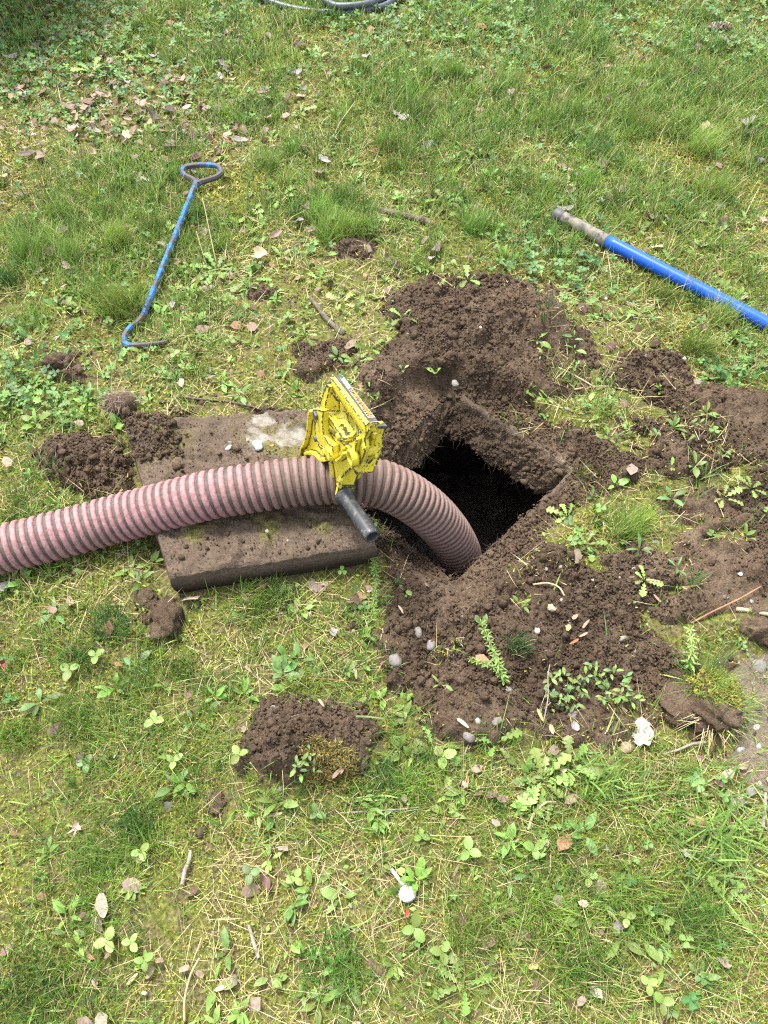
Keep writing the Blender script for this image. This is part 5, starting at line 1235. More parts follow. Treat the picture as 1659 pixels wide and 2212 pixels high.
# ------------------------------------------------------------------ soil clods, root ball, sod
def clod(px, py, s, seed, lb, sq=(1, .8, .6)):
    o = add('soil_clod', rock_mesh('soil_clod', seed, 4, sq, .38), M['soil']); q = g1(px, py)
    me = o.data; co = np.array([v.co[:] for v in me.vertices]); nn = co / np.linalg.norm(co, axis=1)[:, None]
    co = co + nn * ((.5 - worley(co[:, 0] * 4 + co[:, 2] * 2.1, co[:, 1] * 4 + co[:, 2] * 1.7, seed)) * .32)[:, None] + nn * (.10 * fbm(co[:, 0] * 7 + co[:, 2] * 3, co[:, 1] * 7, seed, 3))[:, None]
    me.vertices.foreach_set('co', co.astype(np.float32).ravel()); me.update()
    o.location = (q.x, q.y, q.z + s * .25); o.scale = (s,) * 3; o.rotation_euler = (0, 0, seed); tag(o, lb, 'soil clod', 'loose soil clods'); return o
clod(130, 790, .036, 3, 'dark soil clod with roots between the hook tip and the left edge', (1, .7, .65))
clod(165, 770, .018, 13, 'small soil clod leaning on the clod near the hook tip')
clod(365, 1345, .046, 5, 'rough soil clod below the near left corner of the concrete lid', (1, .75, .6))
clod(320, 1300, .030, 15, 'flatter soil clod tucked beside the lid corner', (1, .7, .4))
clod(770, 1302, .019, 6, 'round soil clod right of the lid near the soil bank')
clod(765, 1352, .015, 7, 'small grey soil clod below the round one by the soil bank')
clod(1413, 745, .018, 8, 'small soil clod standing on the trampled soil at right')
clod(1640, 1370, .050, 9, 'large soil clod at the right edge above the sand', (1, .5, .45))
clod(545, 455, .018, 10, 'dark soil crumb in the moss beyond the thin stick')
clod(1540, 1545, .055, 12, 'soil underside of the turned sod at right', (1, .7, .5))
clod(1290, 790, .014, 16, 'soil clod on the near edge of the turf beyond the pit')
clod(470, 1735, .022, 17, 'low soil clod left of the mossy round pile', (1, .7, .5))
def fibres(name, c, n, L, W, spread, m, col, up=(0.2, 1.3), seed=0, parent=None, curl=(0, 1), nseg=3):
    a_ = rng.uniform(0, 6.283, n); r_ = np.sqrt(rng.random(n)) * spread
    P = np.stack([c[0] + np.cos(a_) * r_, c[1] + np.sin(a_) * r_, np.full(n, c[2])], 1)
    V, Q, T3, cc = blades(P, a_ + rng.normal(0, .5, n), rng.uniform(*L, n), rng.uniform(*W, n), rng.uniform(*up, n), rng.uniform(*curl, n), tint(col, n, .25, .1), nseg)
    return V, Q, T3, cc
# root ball
rb = empty('root_ball', g1(265, 885)); tag(rb, 'upturned clod bristling with pale roots above the concrete lid', 'root ball')
o = add('soil', rock_mesh('root_soil', 21, 3, (1, .8, .75), .35), M['soil'], rb); o.scale = (.038,) * 3; o.location = (0, 0, .022)
acc = Acc(); nrt = 130; a_ = rng.uniform(0, 6.283, nrt); el = rng.uniform(0, 1.5, nrt)
P = np.stack([np.cos(a_) * np.cos(el) * .036, np.sin(a_) * np.cos(el) * .030, .022 + np.sin(el) * .028], 1)
acc.put(*blades(P, a_ + rng.normal(0, 1.0, nrt), rng.uniform(.02, .05, nrt), rng.uniform(.0006, .0013, nrt), rng.uniform(1.1, 2.0, nrt), rng.uniform(-.3, 1.4, nrt), tint([(.20, .14, .11), (.27, .21, .17), (.12, .08, .06)], nrt, .2, .05), 4))
o = add('roots', acc.mesh('roots'), M['straw'], rb); o['kind'] = 'stuff'
# uprooted sod at right with long blades
sod = empty('sod', g1(1500, 1500)); tag(sod, 'uprooted sod of soil and moss with long dark grass at right', 'sod')
o = add('soil', rock_mesh('sod_soil', 24, 4, (1.25, .8, .38), .45), M['soil'], sod); o.scale = (.058,) * 3; o.location = (.0, -.015, .008)
acc = Acc()
acc.put(*fibres('g', (.01, .02, .02), 110, (.03, .13), (.0009, .0016), .035, None, DKGREEN + GREEN[:2], (.1, .9), curl=(.0, .6)))
acc.put(*fibres('g', (.06, -.03, .01), 90, (.03, .06), (.0009, .0016), .03, None, GREEN, (.4, 1.3), curl=(.1, .9)))
acc.put(*fibres('g', (.02, -.05, .02), 60, (.03, .06), (.0009, .0014), .04, None, STRAW, (1.2, 1.9), curl=(.2, .9)))
o = add('grass_blades', acc.mesh('grass_blades'), M['grass'], sod); o['kind'] = 'stuff'
acc = Acc(); n = 2600; a_ = rng.uniform(0, 6.283, n); r_ = np.sqrt(rng.random(n))
P = np.stack([.012 + np.cos(a_) * r_ * .075, np.sin(a_) * r_ * .055, .016 + .018 * (1 - r_ ** 2)], 1); k = fbm(P[:, 0] * 30, P[:, 1] * 30, 7, 3) + P[:, 0] * 6 > .0; P = P[k]; n = len(P)
acc.put(*blades(P, rng.uniform(0, 6.283, n), rng.uniform(.005, .010, n), rng.uniform(.002, .0035, n), rng.uniform(.1, 1.2, n), rng.uniform(0, .6, n), tint(MOSS, n, .25, .1), 1, 1.2))
o = add('moss', acc.mesh('sod_moss'), M['moss'], sod); o['kind'] = 'stuff'
# moss cap of the near soil pile
pc = g1(712, 1655); mc = empty('moss_tuft', pc); tag(mc, 'olive brown moss turf on the right flank of the near soil pile', 'moss turf')
acc = Acc(); n = 5200; a_ = rng.uniform(0, 6.283, n); r_ = np.sqrt(rng.random(n)); mx_ = np.cos(a_) * r_ * .058; my_ = np.sin(a_) * r_ * .052
k = r_ < .75 + .35 * fbm(np.cos(a_) * 2, np.sin(a_) * 2, 5, 3); mx_, my_ = mx_[k], my_[k]; n = len(mx_)
P = np.stack([mx_, my_, hq(pc.x + mx_, pc.y + my_) - pc.z + rng.uniform(.002, .016, n)], 1)
acc.put(*blades(P, rng.uniform(0, 6.283, n), rng.uniform(.005, .012, n), rng.uniform(.0018, .003, n), rng.uniform(.1, 1.3, n), rng.uniform(0, .9, n), tint([(.19, .15, .04), (.13, .09, .03), (.22, .20, .05), (.25, .21, .07)], n, .3, .1), 1, 1.2))
o = add('moss', acc.mesh('pile_moss'), M['moss'], mc); o['kind'] = 'stuff'

# ------------------------------------------------------------------ lichen knob and pine cone
lk = empty('lichen_twig', g1(880, 1930)); tag(lk, 'short twig with a lichen covered knob lying in the near grass', 'twig')
o = add('knob', rock_mesh('knob', 41, 3, (1, 1, .35), .55), stone_mat('lichen', (.20, .215, .21), (.46, .48, .48), 160), lk); o.scale = (.0165,) * 3; o.location = (0, 0, .010)
q1 = np.array(g1(845, 1880)) - np.array(lk.location) + np.array([0, 0, .010]); q0 = np.array([-.006, .010, .010])
Vt, Ft = tube(np.linspace(q0, q1, 8), .0034, 7, wob=.2, seed=3); add('stem', mesh_np('stem', Vt, Ft, smooth=True), stone_mat('lichen_bark', (.06, .06, .065), (.62, .64, .66), 120), lk)
pcn = empty('pine_cone', g1(1550, 70)); tag(pcn, 'brown pine cone lying on the far right lawn', 'pine cone')
ax = np.array([[x_, .10 * x_, .018] for x_ in np.linspace(-.048, .048, 12)]); Vt, Ft = tube(ax, [.004, .010, .012, .013, .0135, .0135, .013, .012, .011, .009, .006, .002], 10); add('core', mesh_np('core', Vt, Ft), M['bark'], pcn)
acc = Acc(); scV = np.array([(0, -.4, 0), (0, .4, 0), (.7, -.5, .15), (.7, .5, .15), (1.0, 0, .4)]); scT = np.array([(0, 2, 1), (1, 2, 3), (2, 4, 3)])
Ps, Rs = [], []
for k in range(95):
    u_ = k / 95; th = k * 2.39996; rr = .013 * math.sin(math.pi * min(1, .12 + u_ * .9)) ** .6; xx = -.045 + u_ * .092
    nrm = Vector((.35, math.cos(th), math.sin(th))).normalized(); Ps.append((xx, xx * .1 + rr * math.cos(th), .018 + rr * math.sin(th)))
    xa = nrm; ya = Vector((0, -math.sin(th), math.cos(th))); za = xa.cross(ya); Rs.append(np.array([xa, ya, za]).T)
V, T3 = inst(scV, scT, np.array(Ps), np.array(Rs), np.full(95, .011)); acc.put(V, [], T3, np.repeat(tint([(.20, .15, .11), (.30, .25, .20), (.13, .09, .07)], 95, .2, .05), 5, 0))
o = add('scales', acc.mesh('scales'), M['straw'], pcn); o['kind'] = 'stuff'

# ------------------------------------------------------------------ tall grass tufts one can tell apart
tufts = [ # px, py of the base, radius, blade length, blades, palette
 (262, 668, .062, .105, 620, 0), (215, 640, .030, .09, 180, 0), (300, 640, .030, .06, 160, 0), (250, 530, .040, .10, 260, 0), (235, 470, .035, .09, 190, 0), (150, 560, .045, .10, 220, 0), (60, 560, .045, .11, 260, 1), (20, 610, .04, .10, 200, 1), (70, 700, .06, .07, 240, 0),
 (330, 500, .04, .08, 180, 0), (130, 470, .05, .09, 200, 0), (430, 470, .028, .08, 160, 0), (470, 540, .02, .06, 90, 0), (570, 360, .05, .075, 260, 0), (640, 330, .04, .08, 180, 0), (720, 510, .055, .095, 420, 0), (780, 500, .05, .085, 330, 0), (690, 470, .04, .09, 230, 0), (745, 440, .04, .085, 220, 0),
 (840, 320, .05, .085, 240, 0), (850, 370, .05, .075, 220, 0), (900, 250, .05, .09, 240, 0), (980, 170, .05, .09, 240, 0), (1180, 270, .06, .08, 240, 0), (1100, 190, .05, .08, 200, 0), (1510, 330, .05, .11, 300, 0), (1540, 420, .05, .09, 240, 0), (1380, 280, .05, .09, 220, 0), (1260, 400, .045, .08, 180, 0), (1020, 500, .04, .09, 170, 0),
 (1500, 760, .045, .085, 260, 0), (1555, 690, .04, .08, 220, 0), (1430, 640, .04, .07, 160, 0), (1345, 1155, .032, .095, 190, 1), (1370, 1135, .028, .075, 150, 0), (1118, 1400, .022, .05, 140, 1), (555, 1305, .055, .06, 330, 1), (610, 1290, .035, .05, 160, 1), (240, 1360, .045, .06, 210, 1), (180, 1420, .035, .055, 150, 1),
 (390, 1450, .04, .05, 160, 0), (300, 1480, .04, .055, 170, 0), (655, 1480, .04, .05, 170, 0), (160, 1560, .04, .055, 170, 0), (300, 1770, .035, .06, 190, 1), (210, 1870, .045, .05, 190, 0), (720, 2080, .05, .055, 230, 1), (760, 2120, .04, .05, 170, 0), (1030, 2020, .045, .055, 190, 0), (1170, 1960, .04, .05, 170, 0), (1250, 2080, .045, .055, 190, 0), (1360, 1950, .05, .07, 230, 0), (1500, 2000, .045, .075, 210, 0), (40, 1590, .04, .055, 160, 0), (830, 1690, .035, .05, 150, 1), (900, 1700, .035, .045, 150, 0), (60, 2130, .05, .06, 200, 1), (1100, 1120, .0, .0, 0, 0)]
for (px, py, r_, L, nb, pal) in tufts:
    if nb == 0: continue
    q = g1(px, py); nb = int(nb * 1.35); acc = Acc(); a_ = rng.uniform(0, 6.283, nb); rr = rng.random(nb) ** .6 * r_
    bx_ = np.cos(a_) * rr; by_ = np.sin(a_) * rr * .85; cols = (DKGREEN + GREEN[:2]) if pal else GREEN
    base_c = tint(cols, 1, .15, .1); cb = base_c * (1 + rng.uniform(-.28, .28, (nb, 1))) * (1 + rng.uniform(-.08, .08, (nb, 3))); dry = rng.random(nb) < .07; cb[dry] = tint(STRAW, dry.sum(), .2, .05)
    lean = rng.uniform(0, 6.283)
    acc.put(*blades(np.stack([bx_, by_, hq(q.x + bx_, q.y + by_) - q.z - .003], 1), lean + rng.normal(0, 1.3, nb), L * rng.uniform(.45, 1.1, nb), rng.uniform(.0009, .0017, nb), np.abs(rng.normal(.10, .16, nb)) + rr / r_ * .22, rng.uniform(.05, .9, nb), cb, 3))
    o = add('grass_tuft', acc.mesh('grass_tuft'), M['grass']); o.location = q
    later(o, px, py, ('tall' if L > .085 else 'short' if L < .056 else 'medium') + (' dark green' if pal else ' bright green'), 'grass tuft', 'grass tuft', 'grass tufts of the lawn')
# wide bladed clump
q = g1(1555, 1795); wc = empty('grass_clump', q); tag(wc, 'sprawling clump of wide bladed bright green grass at lower right', 'grass clump')
acc = Acc(); n = 230; a_ = rng.uniform(0, 6.283, n); rr = rng.random(n) * .11; bx_ = np.cos(a_) * rr * 1.1; by_ = np.sin(a_) * rr
acc.put(*blades(np.stack([bx_, by_, hq(q.x + bx_, q.y + by_) - q.z - .003], 1), rng.uniform(0, 6.283, n), rng.uniform(.04, .095, n), rng.uniform(.0026, .0046, n), rng.uniform(.4, 1.2, n), rng.uniform(.2, .7, n), tint([(.14, .24, .042), (.18, .28, .055), (.105, .19, .038)], n, .2, .08), 4, .5))
add('blades', acc.mesh('blades'), M['grass'], wc)['kind'] = 'stuff'
q = g1(1300, 1690); wc = empty('grass_clump', q); tag(wc, 'wide bladed grass clump left of the large one below the crumpled grey leaf', 'grass clump')
acc = Acc(); n = 110; a_ = rng.uniform(0, 6.283, n); rr = rng.random(n) * .07; bx_ = np.cos(a_) * rr * 1.3; by_ = np.sin(a_) * rr
acc.put(*blades(np.stack([bx_, by_, hq(q.x + bx_, q.y + by_) - q.z - .003], 1), rng.uniform(0, 6.283, n), rng.uniform(.04, .09, n), rng.uniform(.0026, .0045, n), rng.uniform(.4, 1.2, n), rng.uniform(.2, .7, n), tint([(.14, .24, .042), (.18, .28, .055), (.105, .19, .038)], n, .2, .08), 4, .5))
add('blades', acc.mesh('blades'), M['grass'], wc)['kind'] = 'stuff'

# ------------------------------------------------------------------ leafy plants
M['leaf'] = leaf_mat('fresh_leaf', (.13, .225, .040), (.185, .29, .060), .5, .3)
M['leaf_dk'] = leaf_mat('dark_leaf', (.075, .155, .042), (.11, .205, .055), .5, .25)
M['leaf_pale'] = leaf_mat('pale_leaf', (.19, .30, .06), (.25, .36, .09), .5, .3)
def outline_leaf(name, pts, fold=.12, droop=.25, wav=.03, nrow=None):
    """half outline [(x, halfwidth)], mirrored, folded at the midrib, drooping to the tip"""
    n = len(pts); V = []; F = []
    for k, (x_, h_) in enumerate(pts):
        z0 = -droop * x_ * x_ + .18 * x_; wv = wav * math.sin(k * 2.1)
        V += [(x_, -h_, z0 + abs(h_) * fold + wv), (x_, 0, z0), (x_, h_, z0 + abs(h_) * fold - wv)]
    for k in range(n - 1):
        a_ = 3 * k; F += [(a_, a_ + 3, a_ + 4, a_ + 1), (a_ + 1, a_ + 4, a_ + 5, a_ + 2)]
    me = mesh_np(name, np.array(V), np.array(F), smooth=True); return me
def dand_leaf(seed):
    r = np.random.default_rng(seed); pts = [(0, .012), (.14, .018)]
    x_ = .18
    nl_ = 3 + seed % 2
    for k in range(nl_):
        st = .66 / nl_; w_ = .07 + .12 * (k + 1) / nl_ * r.uniform(.75, 1.25)
        pts += [(x_, .030 + .016 * k), (x_ + st * .25, w_ * .95), (x_ + st * .55, w_ * .9), (x_ + st * .85, .045 + .025 * k)]; x_ += st
    pts += [(x_, .20), (x_ + .07, .15), (1.0, .01)]
    return outline_leaf('dandelion_leaf', pts, .25, .35, .02)
DL = [dand_leaf(s) for s in range(4)]
def straw_leaf(seed):
    r = np.random.default_rng(seed); pts = [(0, .01), (.10, .10)]
    for k in range(7):
        x_ = .16 + k * .115; h_ = .36 * math.sin(math.pi * min(.97, .22 + .72 * k / 7)) ** .8; pts += [(x_, h_ * .88), (x_ + .06, h_ * 1.06)]
    pts += [(.97, .10), (1, .01)]; return outline_leaf('strawberry_leaflet', pts, .18, .22, .012)
SL = [straw_leaf(s) for s in range(2)]
OL = outline_leaf('oval_leaf', [(0, .03), (.15, .05), (.3, .14), (.5, .20), (.7, .18), (.87, .10), (1, .005)], .2, .35, .015)
LL = outline_leaf('lance_leaf', [(0, .03), (.2, .07), (.45, .12), (.7, .11), (.88, .06), (1, .004)], .25, .3, .015)
for me_ in DL + SL + [OL, LL]: pass
def put_leaf(name, me, m, parent, loc, az, tilt, roll, s):
    o = bpy.data.objects.new(name, me); C.objects.link(o); o.parent = parent; o.location = loc; o.rotation_euler = (roll, -tilt, az); o.scale = (s,) * 3 if np.ndim(s) == 0 else s
    if len(me.materials) == 0: me.materials.append(m)
    o.material_slots[0].link = 'OBJECT'; o.material_slots[0].material = m
    return o
r3 = np.random.default_rng(77)
def rosette(px, py, nleaf, s, meshes, m, noun, cat, look, tilt=(.05, .5), wid=1.0, azr=None):
    e = empty(noun.replace(' ', '_'), g1(px, py, .003)); a0 = r3.uniform(0, 6.28)
    for k in range(nleaf):
        az = a0 + k * 6.283 / nleaf + r3.normal(0, .25) if azr is None else r3.uniform(*azr)
        ss = s * (.62 if (px > 1180 and 700 < py < 1400) else .78) * r3.uniform(.55, 1.1); put_leaf('leaf', meshes[r3.integers(0, len(meshes))], m, e, (math.cos(az) * .004, math.sin(az) * .004, r3.uniform(.001, .008)), az, r3.uniform(*tilt), r3.normal(0, .25), (ss, ss * wid * r3.uniform(.85, 1.2), ss))
    later(e, px, py, look, noun, cat); return e
for px, py, nl, s in [(1170, 1690, 9, .085), (1230, 1655, 6, .075), (935, 1620, 6, .07), (1070, 1610, 5, .06), (470, 590, 8, .085), (430, 600, 6, .07), (545, 610, 3, .085), (525, 655, 3, .07), (1225, 1120, 6, .075), (1265, 1180, 6, .065), (1480, 960, 4, .06), (610, 430, 7, .075), (960, 440, 7, .075), (880, 430, 6, .07), (785, 640, 4, .06), (1000, 470, 6, .07),
    (690, 610, 6, .07), (770, 790, 6, .055), (800, 760, 5, .055), (660, 730, 5, .055), (1180, 460, 6, .06), (590, 640, 4, .05), (1310, 840, 5, .05), (1390, 1260, 6, .055), (1560, 1080, 6, .06), (1620, 1060, 6, .06), (740, 660, 4, .055), (870, 690, 4, .05), (1000, 2130, 5, .06), (1180, 1790, 4, .07), (120, 890, 6, .07), (60, 860, 6, .07), (1350, 700, 4, .05), (1010, 610, 5, .06), (540, 470, 5, .06),
    (200, 160, 6, .09), (280, 130, 6, .08), (1540, 830, 5, .06), (1270, 240, 5, .07), (650, 250, 5, .07), (1560, 1960, 5, .06), (1630, 1930, 4, .06)]:
    rosette(px, py, nl, s, DL, M['leaf'] if r3.random() < .7 else M['leaf_pale'], 'dandelion', 'dandelion', 'big lobed' if s > .072 else 'small lobed', wid=1.0)
for q_, (px, py, nl, s) in enumerate([(465, 2130, 4, .045), (470, 1960, 3, .05), (690, 2170, 4, .045), (660, 2080, 4, .04), (150, 1980, 4, .045), (30, 1990, 5, .055), (380, 1700, 4, .045), (540, 1700, 5, .05), (600, 1735, 5, .05), (720, 1745, 4, .05), (300, 1440, 4, .05), (500, 1420, 5, .045), (250, 1490, 5, .05), (620, 1520, 3, .035), (90, 1520, 4, .05), (160, 1640, 4, .05), (420, 1560, 3, .045), (220, 1730, 4, .04), (560, 1760, 4, .05), (480, 830, 5, .05), (520, 860, 5, .05),
    (1300, 1880, 4, .045), (1340, 2030, 4, .045), (1420, 1850, 5, .05), (1100, 1900, 3, .04), (1240, 760, 4, .045), (1160, 740, 4, .045), (1450, 1080, 5, .05), (1500, 1010, 4, .05), (1380, 1190, 5, .05), (1460, 1230, 4, .045), (60, 1380, 5, .055), (120, 1330, 5, .05), (40, 1300, 4, .05), (650, 1430, 3, .045), (880, 1500, 4, .04), (1430, 2090, 4, .05), (1180, 2060, 3, .04), (950, 1480, 3, .03), (300, 560, 5, .06), (80, 920, 5, .06), (170, 860, 5, .055), (1650, 1540, 3, .04), (1560, 120, 4, .06), (1000, 330, 5, .06), (610, 560, 4, .06), (1290, 480, 4, .05), (1380, 500, 4, .05)]):
    if py > 1250 and q_ % 2: continue
    rosette(px, py, nl, s, [OL, LL], M['leaf'] if r3.random() < .6 else M['leaf_dk'], 'broadleaf weed', 'weed', 'leafy green' if nl > 4 else 'few leaved green', (.1, .7))
def strawberry(px, py, s, pale=False):
    s *= .85
    e = empty('strawberry_plant', g1(px, py)); h = r3.uniform(.012, .030); a0 = r3.uniform(0, 6.28); m = M['leaf_pale'] if pale else (M['leaf'] if r3.random() < .65 else M['leaf_dk'])
    for k in range(3): put_leaf('leaflet', SL[k % 2], m, e, (0, 0, h), a0 + k * 1.95, r3.uniform(-.05, .35), r3.normal(0, .15), s * r3.uniform(.85, 1.1))
    Vt, Ft = tube(np.array([[-.008, .004, -.004], [-.004, .002, h * .6], [0, 0, h]]), .0008, 5); add('stem', mesh_np('stem', Vt, Ft), M['leaf'], e)
    later(e, px, py, ('pale' if pale else 'green') + (' large' if s > .0215 else ' small') + ' leaved', 'strawberry plant', 'strawberry plant')
for px, py, s, pl in [(310, 1845, .022, 1), (320, 2080, .020, 0), (895, 2010, .027, 0), (955, 2060, .024, 0), (672, 1892, .024, 0), (432, 2092, .022, 0), (545, 1895, .022, 0), (735, 1985, .026, 0), (600, 1965, .020, 0), (242, 2038, .026, 1), (480, 1785, .024, 1), (165, 1995, .022, 0), (955, 1640, .030, 1), (975, 1625, .028, 0), (1010, 1845, .026, 0), (685, 1760, .020, 0), (190, 1655, .022, 0), (270, 1690, .022, 1), (335, 1560, .024, 1), (435, 1590, .026, 1), (405, 1600, .022, 0), (215, 1430, .022, 0), (160, 1460, .026, 0), (480, 770, .024, 0), (500, 745, .020, 0), (380, 780, .022, 0),
    (240, 2000, .018, 1), (290, 2040, .020, 1), (120, 1730, .022, 1), (520, 1640, .022, 1), (270, 1750, .020, 0), (640, 1900, .018, 1), (910, 1810, .018, 0), (660, 2040, .020, 0), (1150, 1840, .024, 0), (1270, 1900, .020, 1), (1345, 1990, .018, 1), (1430, 2000, .020, 0), (1420, 2170, .022, 0), (90, 800, .022, 0), (40, 780, .022, 0), (150, 850, .022, 0), (300, 800, .020, 0), (60, 2050, .022, 0), (1390, 2130, .020, 1), (30, 1640, .022, 0), (380, 1650, .020, 1)]:
    if (px * 7 + py * 3) % 3: strawberry(px, py, s, bool(pl))
# whorled and opposite leaved sprigs
def sprig(name, px, py, pts, lab, leafs, m, nlf, ls, dz=None):
    P0 = [np.array(g1(a, b_)) + np.array([0, 0, z]) for a, b_, z in pts]; P = catmull(P0, 8); e = empty(name, P[0]); tag(e, lab, 'weed')
    Vt, Ft = tube(P - P[0], np.linspace(.0013, .0008, len(P)), 5); add('stem', mesh_np('stem', Vt, Ft), M['leaf'], e)
    cum = np.linspace(.15, 1, nlf)
    for u_ in cum:
        q = P[min(len(P) - 1, int(u_ * (len(P) - 1)))] - P[0]; n_ = leafs; a0 = r3.uniform(0, 6.28)
        for k in range(n_): put_leaf('leaf', LL, m, e, tuple(q), a0 + k * 6.283 / n_, r3.uniform(.0, .5), r3.normal(0, .2), ls * (1.1 - .35 * u_) * r3.uniform(.8, 1.1))
sprig('whorled_weed', 1090, 1470, [(1095, 1480, .004), (1075, 1450, .02), (1058, 1415, .035), (1035, 1370, .045)], 'whorled green weed leaning over the soil below the pit', 6, M['leaf'], 12, .015)
sprig('whorled_weed', 1085, 1475, [(1090, 1480, .004), (1080, 1460, .015), (1050, 1445, .02), (1015, 1435, .02)], 'low whorled weed sprawling left from the one over the soil', 6, M['leaf'], 9, .013)
sprig('whorled_weed', 812, 1260, [(815, 1270, .004), (810, 1240, .02), (806, 1215, .03)], 'whorled weed standing beside the near right lid corner', 6, M['leaf'], 8, .013)
sprig('whorled_weed', 800, 1330, [(802, 1340, .004), (808, 1310, .02), (812, 1280, .03)], 'second whorled weed below the lid corner by the soil bank', 6, M['leaf'], 8, .013)
sprig('whorled_weed', 1480, 1440, [(1482, 1450, .02), (1480, 1425, .04), (1470, 1390, .06)], 'upright whorled weed behind the uprooted sod', 6, M['leaf_pale'], 6, .018)
CW = [(1190, 1480), (1210, 1465), (1235, 1480), (1225, 1505), (1205, 1520), (1250, 1500), (1185, 1505), (1260, 1475), (1290, 1480), (1310, 1495), (1330, 1510), (1350, 1500), (1300, 1515), (1280, 1450), (1320, 1460), (1345, 1475), (1240, 1525), (1365, 1520), (660, 1650), (680, 1665), (655, 1680), (672, 1640), (640, 1655), (1310, 880), (1330, 905), (1260, 890), (1350, 940), (1410, 950), (1500, 925), (1560, 990), (1240, 800), (1165, 770), (870, 810), (795, 850)]
for k, (a, b_) in enumerate(CW):
    e = empty('chickweed_sprig', g1(a, b_, .004)); n_ = 3; a0 = r3.uniform(0, 6.28)
    for lev in range(n_):
        for h in range(2): put_leaf('leaf', OL, M['leaf_dk'] if r3.random() < .5 else M['leaf'], e, (r3.normal(0, .004), r3.normal(0, .004), .005 + lev * .009), a0 + lev * 1.57 + h * 3.14, r3.uniform(.1, .6), r3.normal(0, .15), r3.uniform(.010, .018))
    later(e, a, b_, 'bright opposite leaved', 'chickweed sprig', 'weed')
# dandelion stalks by the hook
stick('flower_stalk', 'tall dandelion stalk rising beside the blue hook shaft', [(470, 580, .005), (462, 545, .05), (456, 515, .09), (452, 500, .11)], .0016, .0012, M['pale_stem'], cat='stalk', wob=0, nseg=6)
stick('flower_stalk', 'shorter dandelion stalk left of the tall one by the hook', [(448, 580, .005), (440, 560, .04), (434, 545, .07)], .0016, .0012, M['pale_stem'], cat='stalk', wob=0, nseg=6)

# ------------------------------------------------------------------ dead leaves and maple seeds
def dead_leaf(seed, kind):
    r = np.random.default_rng(seed); bm = bmesh.new()
    if kind == 'maple':
        lobes = [(0, 1.0), (.75, .85), (-.75, .85), (1.75, .6), (-1.75, .6)]; pts = []
        for q in np.linspace(-math.pi, math.pi, 44, endpoint=False):
            rr = .34
            for a_, l_ in lobes: rr = max(rr, l_ * math.exp(-((q - a_) / .20) ** 2 * 1.1))
            if abs(q) > 2.6: rr = .22
            pts.append((rr * math.cos(q) * .5 * r.uniform(.92, 1.08), rr * math.sin(q) * .5 * r.uniform(.92, 1.08)))
    elif kind == 'oval':
        pts = [(.5 * math.cos(q) * r.uniform(.93, 1.05), .24 * math.sin(q) * r.uniform(.85, 1.1)) for q in np.linspace(0, 2 * math.pi, 22, endpoint=False)]
    else:
        pts = [(.5 * math.cos(q) * r.uniform(.6, 1.1), .4 * math.sin(q) * r.uniform(.6, 1.1)) for q in np.linspace(0, 2 * math.pi, 18, endpoint=False)]
    V = [(0, 0, 0)]; n = len(pts)
    for f in (.5, 1.0): V += [(x_ * f, y_ * f, 0) for x_, y_ in pts]
    F3 = [(0, 1 + k, 1 + (k + 1) % n) for k in range(n)]; F4 = [(1 + k, 1 + n + k, 1 + n + (k + 1) % n, 1 + (k + 1) % n) for k in range(n)]
    V = np.array(V); a_ = r.uniform(.2, 1.1); th = r.uniform(0, 6.28); ux = V[:, 0] * math.cos(th) + V[:, 1] * math.sin(th)
    V[:, 2] = a_ * ux * ux * 1.3 + .10 * fbm(V[:, 0] * 4 + seed, V[:, 1] * 4, seed, 3) + .05 * np.abs(np.sin(np.arctan2(V[:, 1], V[:, 0]) * 5)) * np.hypot(V[:, 0], V[:, 1])
    V[:, 2] -= V[:, 2].min()
    return mesh_np('dead_leaf', V, [np.array(F3), np.array(F4)], smooth=True)
DEAD = {k: [dead_leaf(s + 10 * len(k), k) for s in range(4)] for k in ('maple', 'oval', 'scrap')}
DM = {'brown': leaf_mat('brown_dead_leaf', (.15, .095, .065), (.23, .15, .105), .75, .15), 'tan': leaf_mat('tan_dead_leaf', (.30, .22, .14), (.42, .32, .22), .75, .2), 'pinkish': leaf_mat('pinkish_dead_leaf', (.21, .145, .12), (.32, .235, .20), .75, .15),
      'dark': leaf_mat('dark_dead_leaf', (.09, .065, .055), (.16, .12, .10), .8, .1), 'grey': leaf_mat('grey_dead_leaf', (.20, .18, .17), (.34, .305, .295), .8, .1), 'orange': leaf_mat('orange_dead_leaf', (.34, .17, .07), (.50, .28, .13), .7, .2), 'red': leaf_mat('red_leaf', (.50, .05, .03), (.62, .16, .08), .6, .25)}
def leaf_at(px, py, s, kind, tone, label=None, dz=.006, rnd=None, name='dead_leaf', on=None):
    r = rnd or r3; me = DEAD[kind][r.integers(0, 4)]
    o = bpy.data.objects.new(name, me); C.objects.link(o)
    if len(me.materials) == 0: me.materials.append(DM['brown'])
    o.material_slots[0].link = 'OBJECT'; o.material_slots[0].material = DM[tone]
    q = g1(px, py) if on is None else Vector(at(px, py, on)); o.location = (q.x, q.y, q.z + dz + r.uniform(0, .008)); o.scale = (s, s, s * r.uniform(.7, 1.3)); o.rotation_euler = (r.normal(0, .3), r.normal(0, .3), r.uniform(0, 6.28))
    if label: tag(o, label, 'dead leaf', 'fallen leaves')
    else: later(o, px, py, {'maple': 'pointed ', 'oval': 'narrow ', 'scrap': 'curled '}[kind] + tone, 'fallen leaf', 'dead leaf', 'fallen leaves')
    return o
leaf_at(1385, 1590, .062, 'scrap', 'grey', 'crumpled grey leaf beside the tan stone at right')
leaf_at(10, 1435, .026, 'oval', 'red', 'bright red leaf at the left edge below the hose')
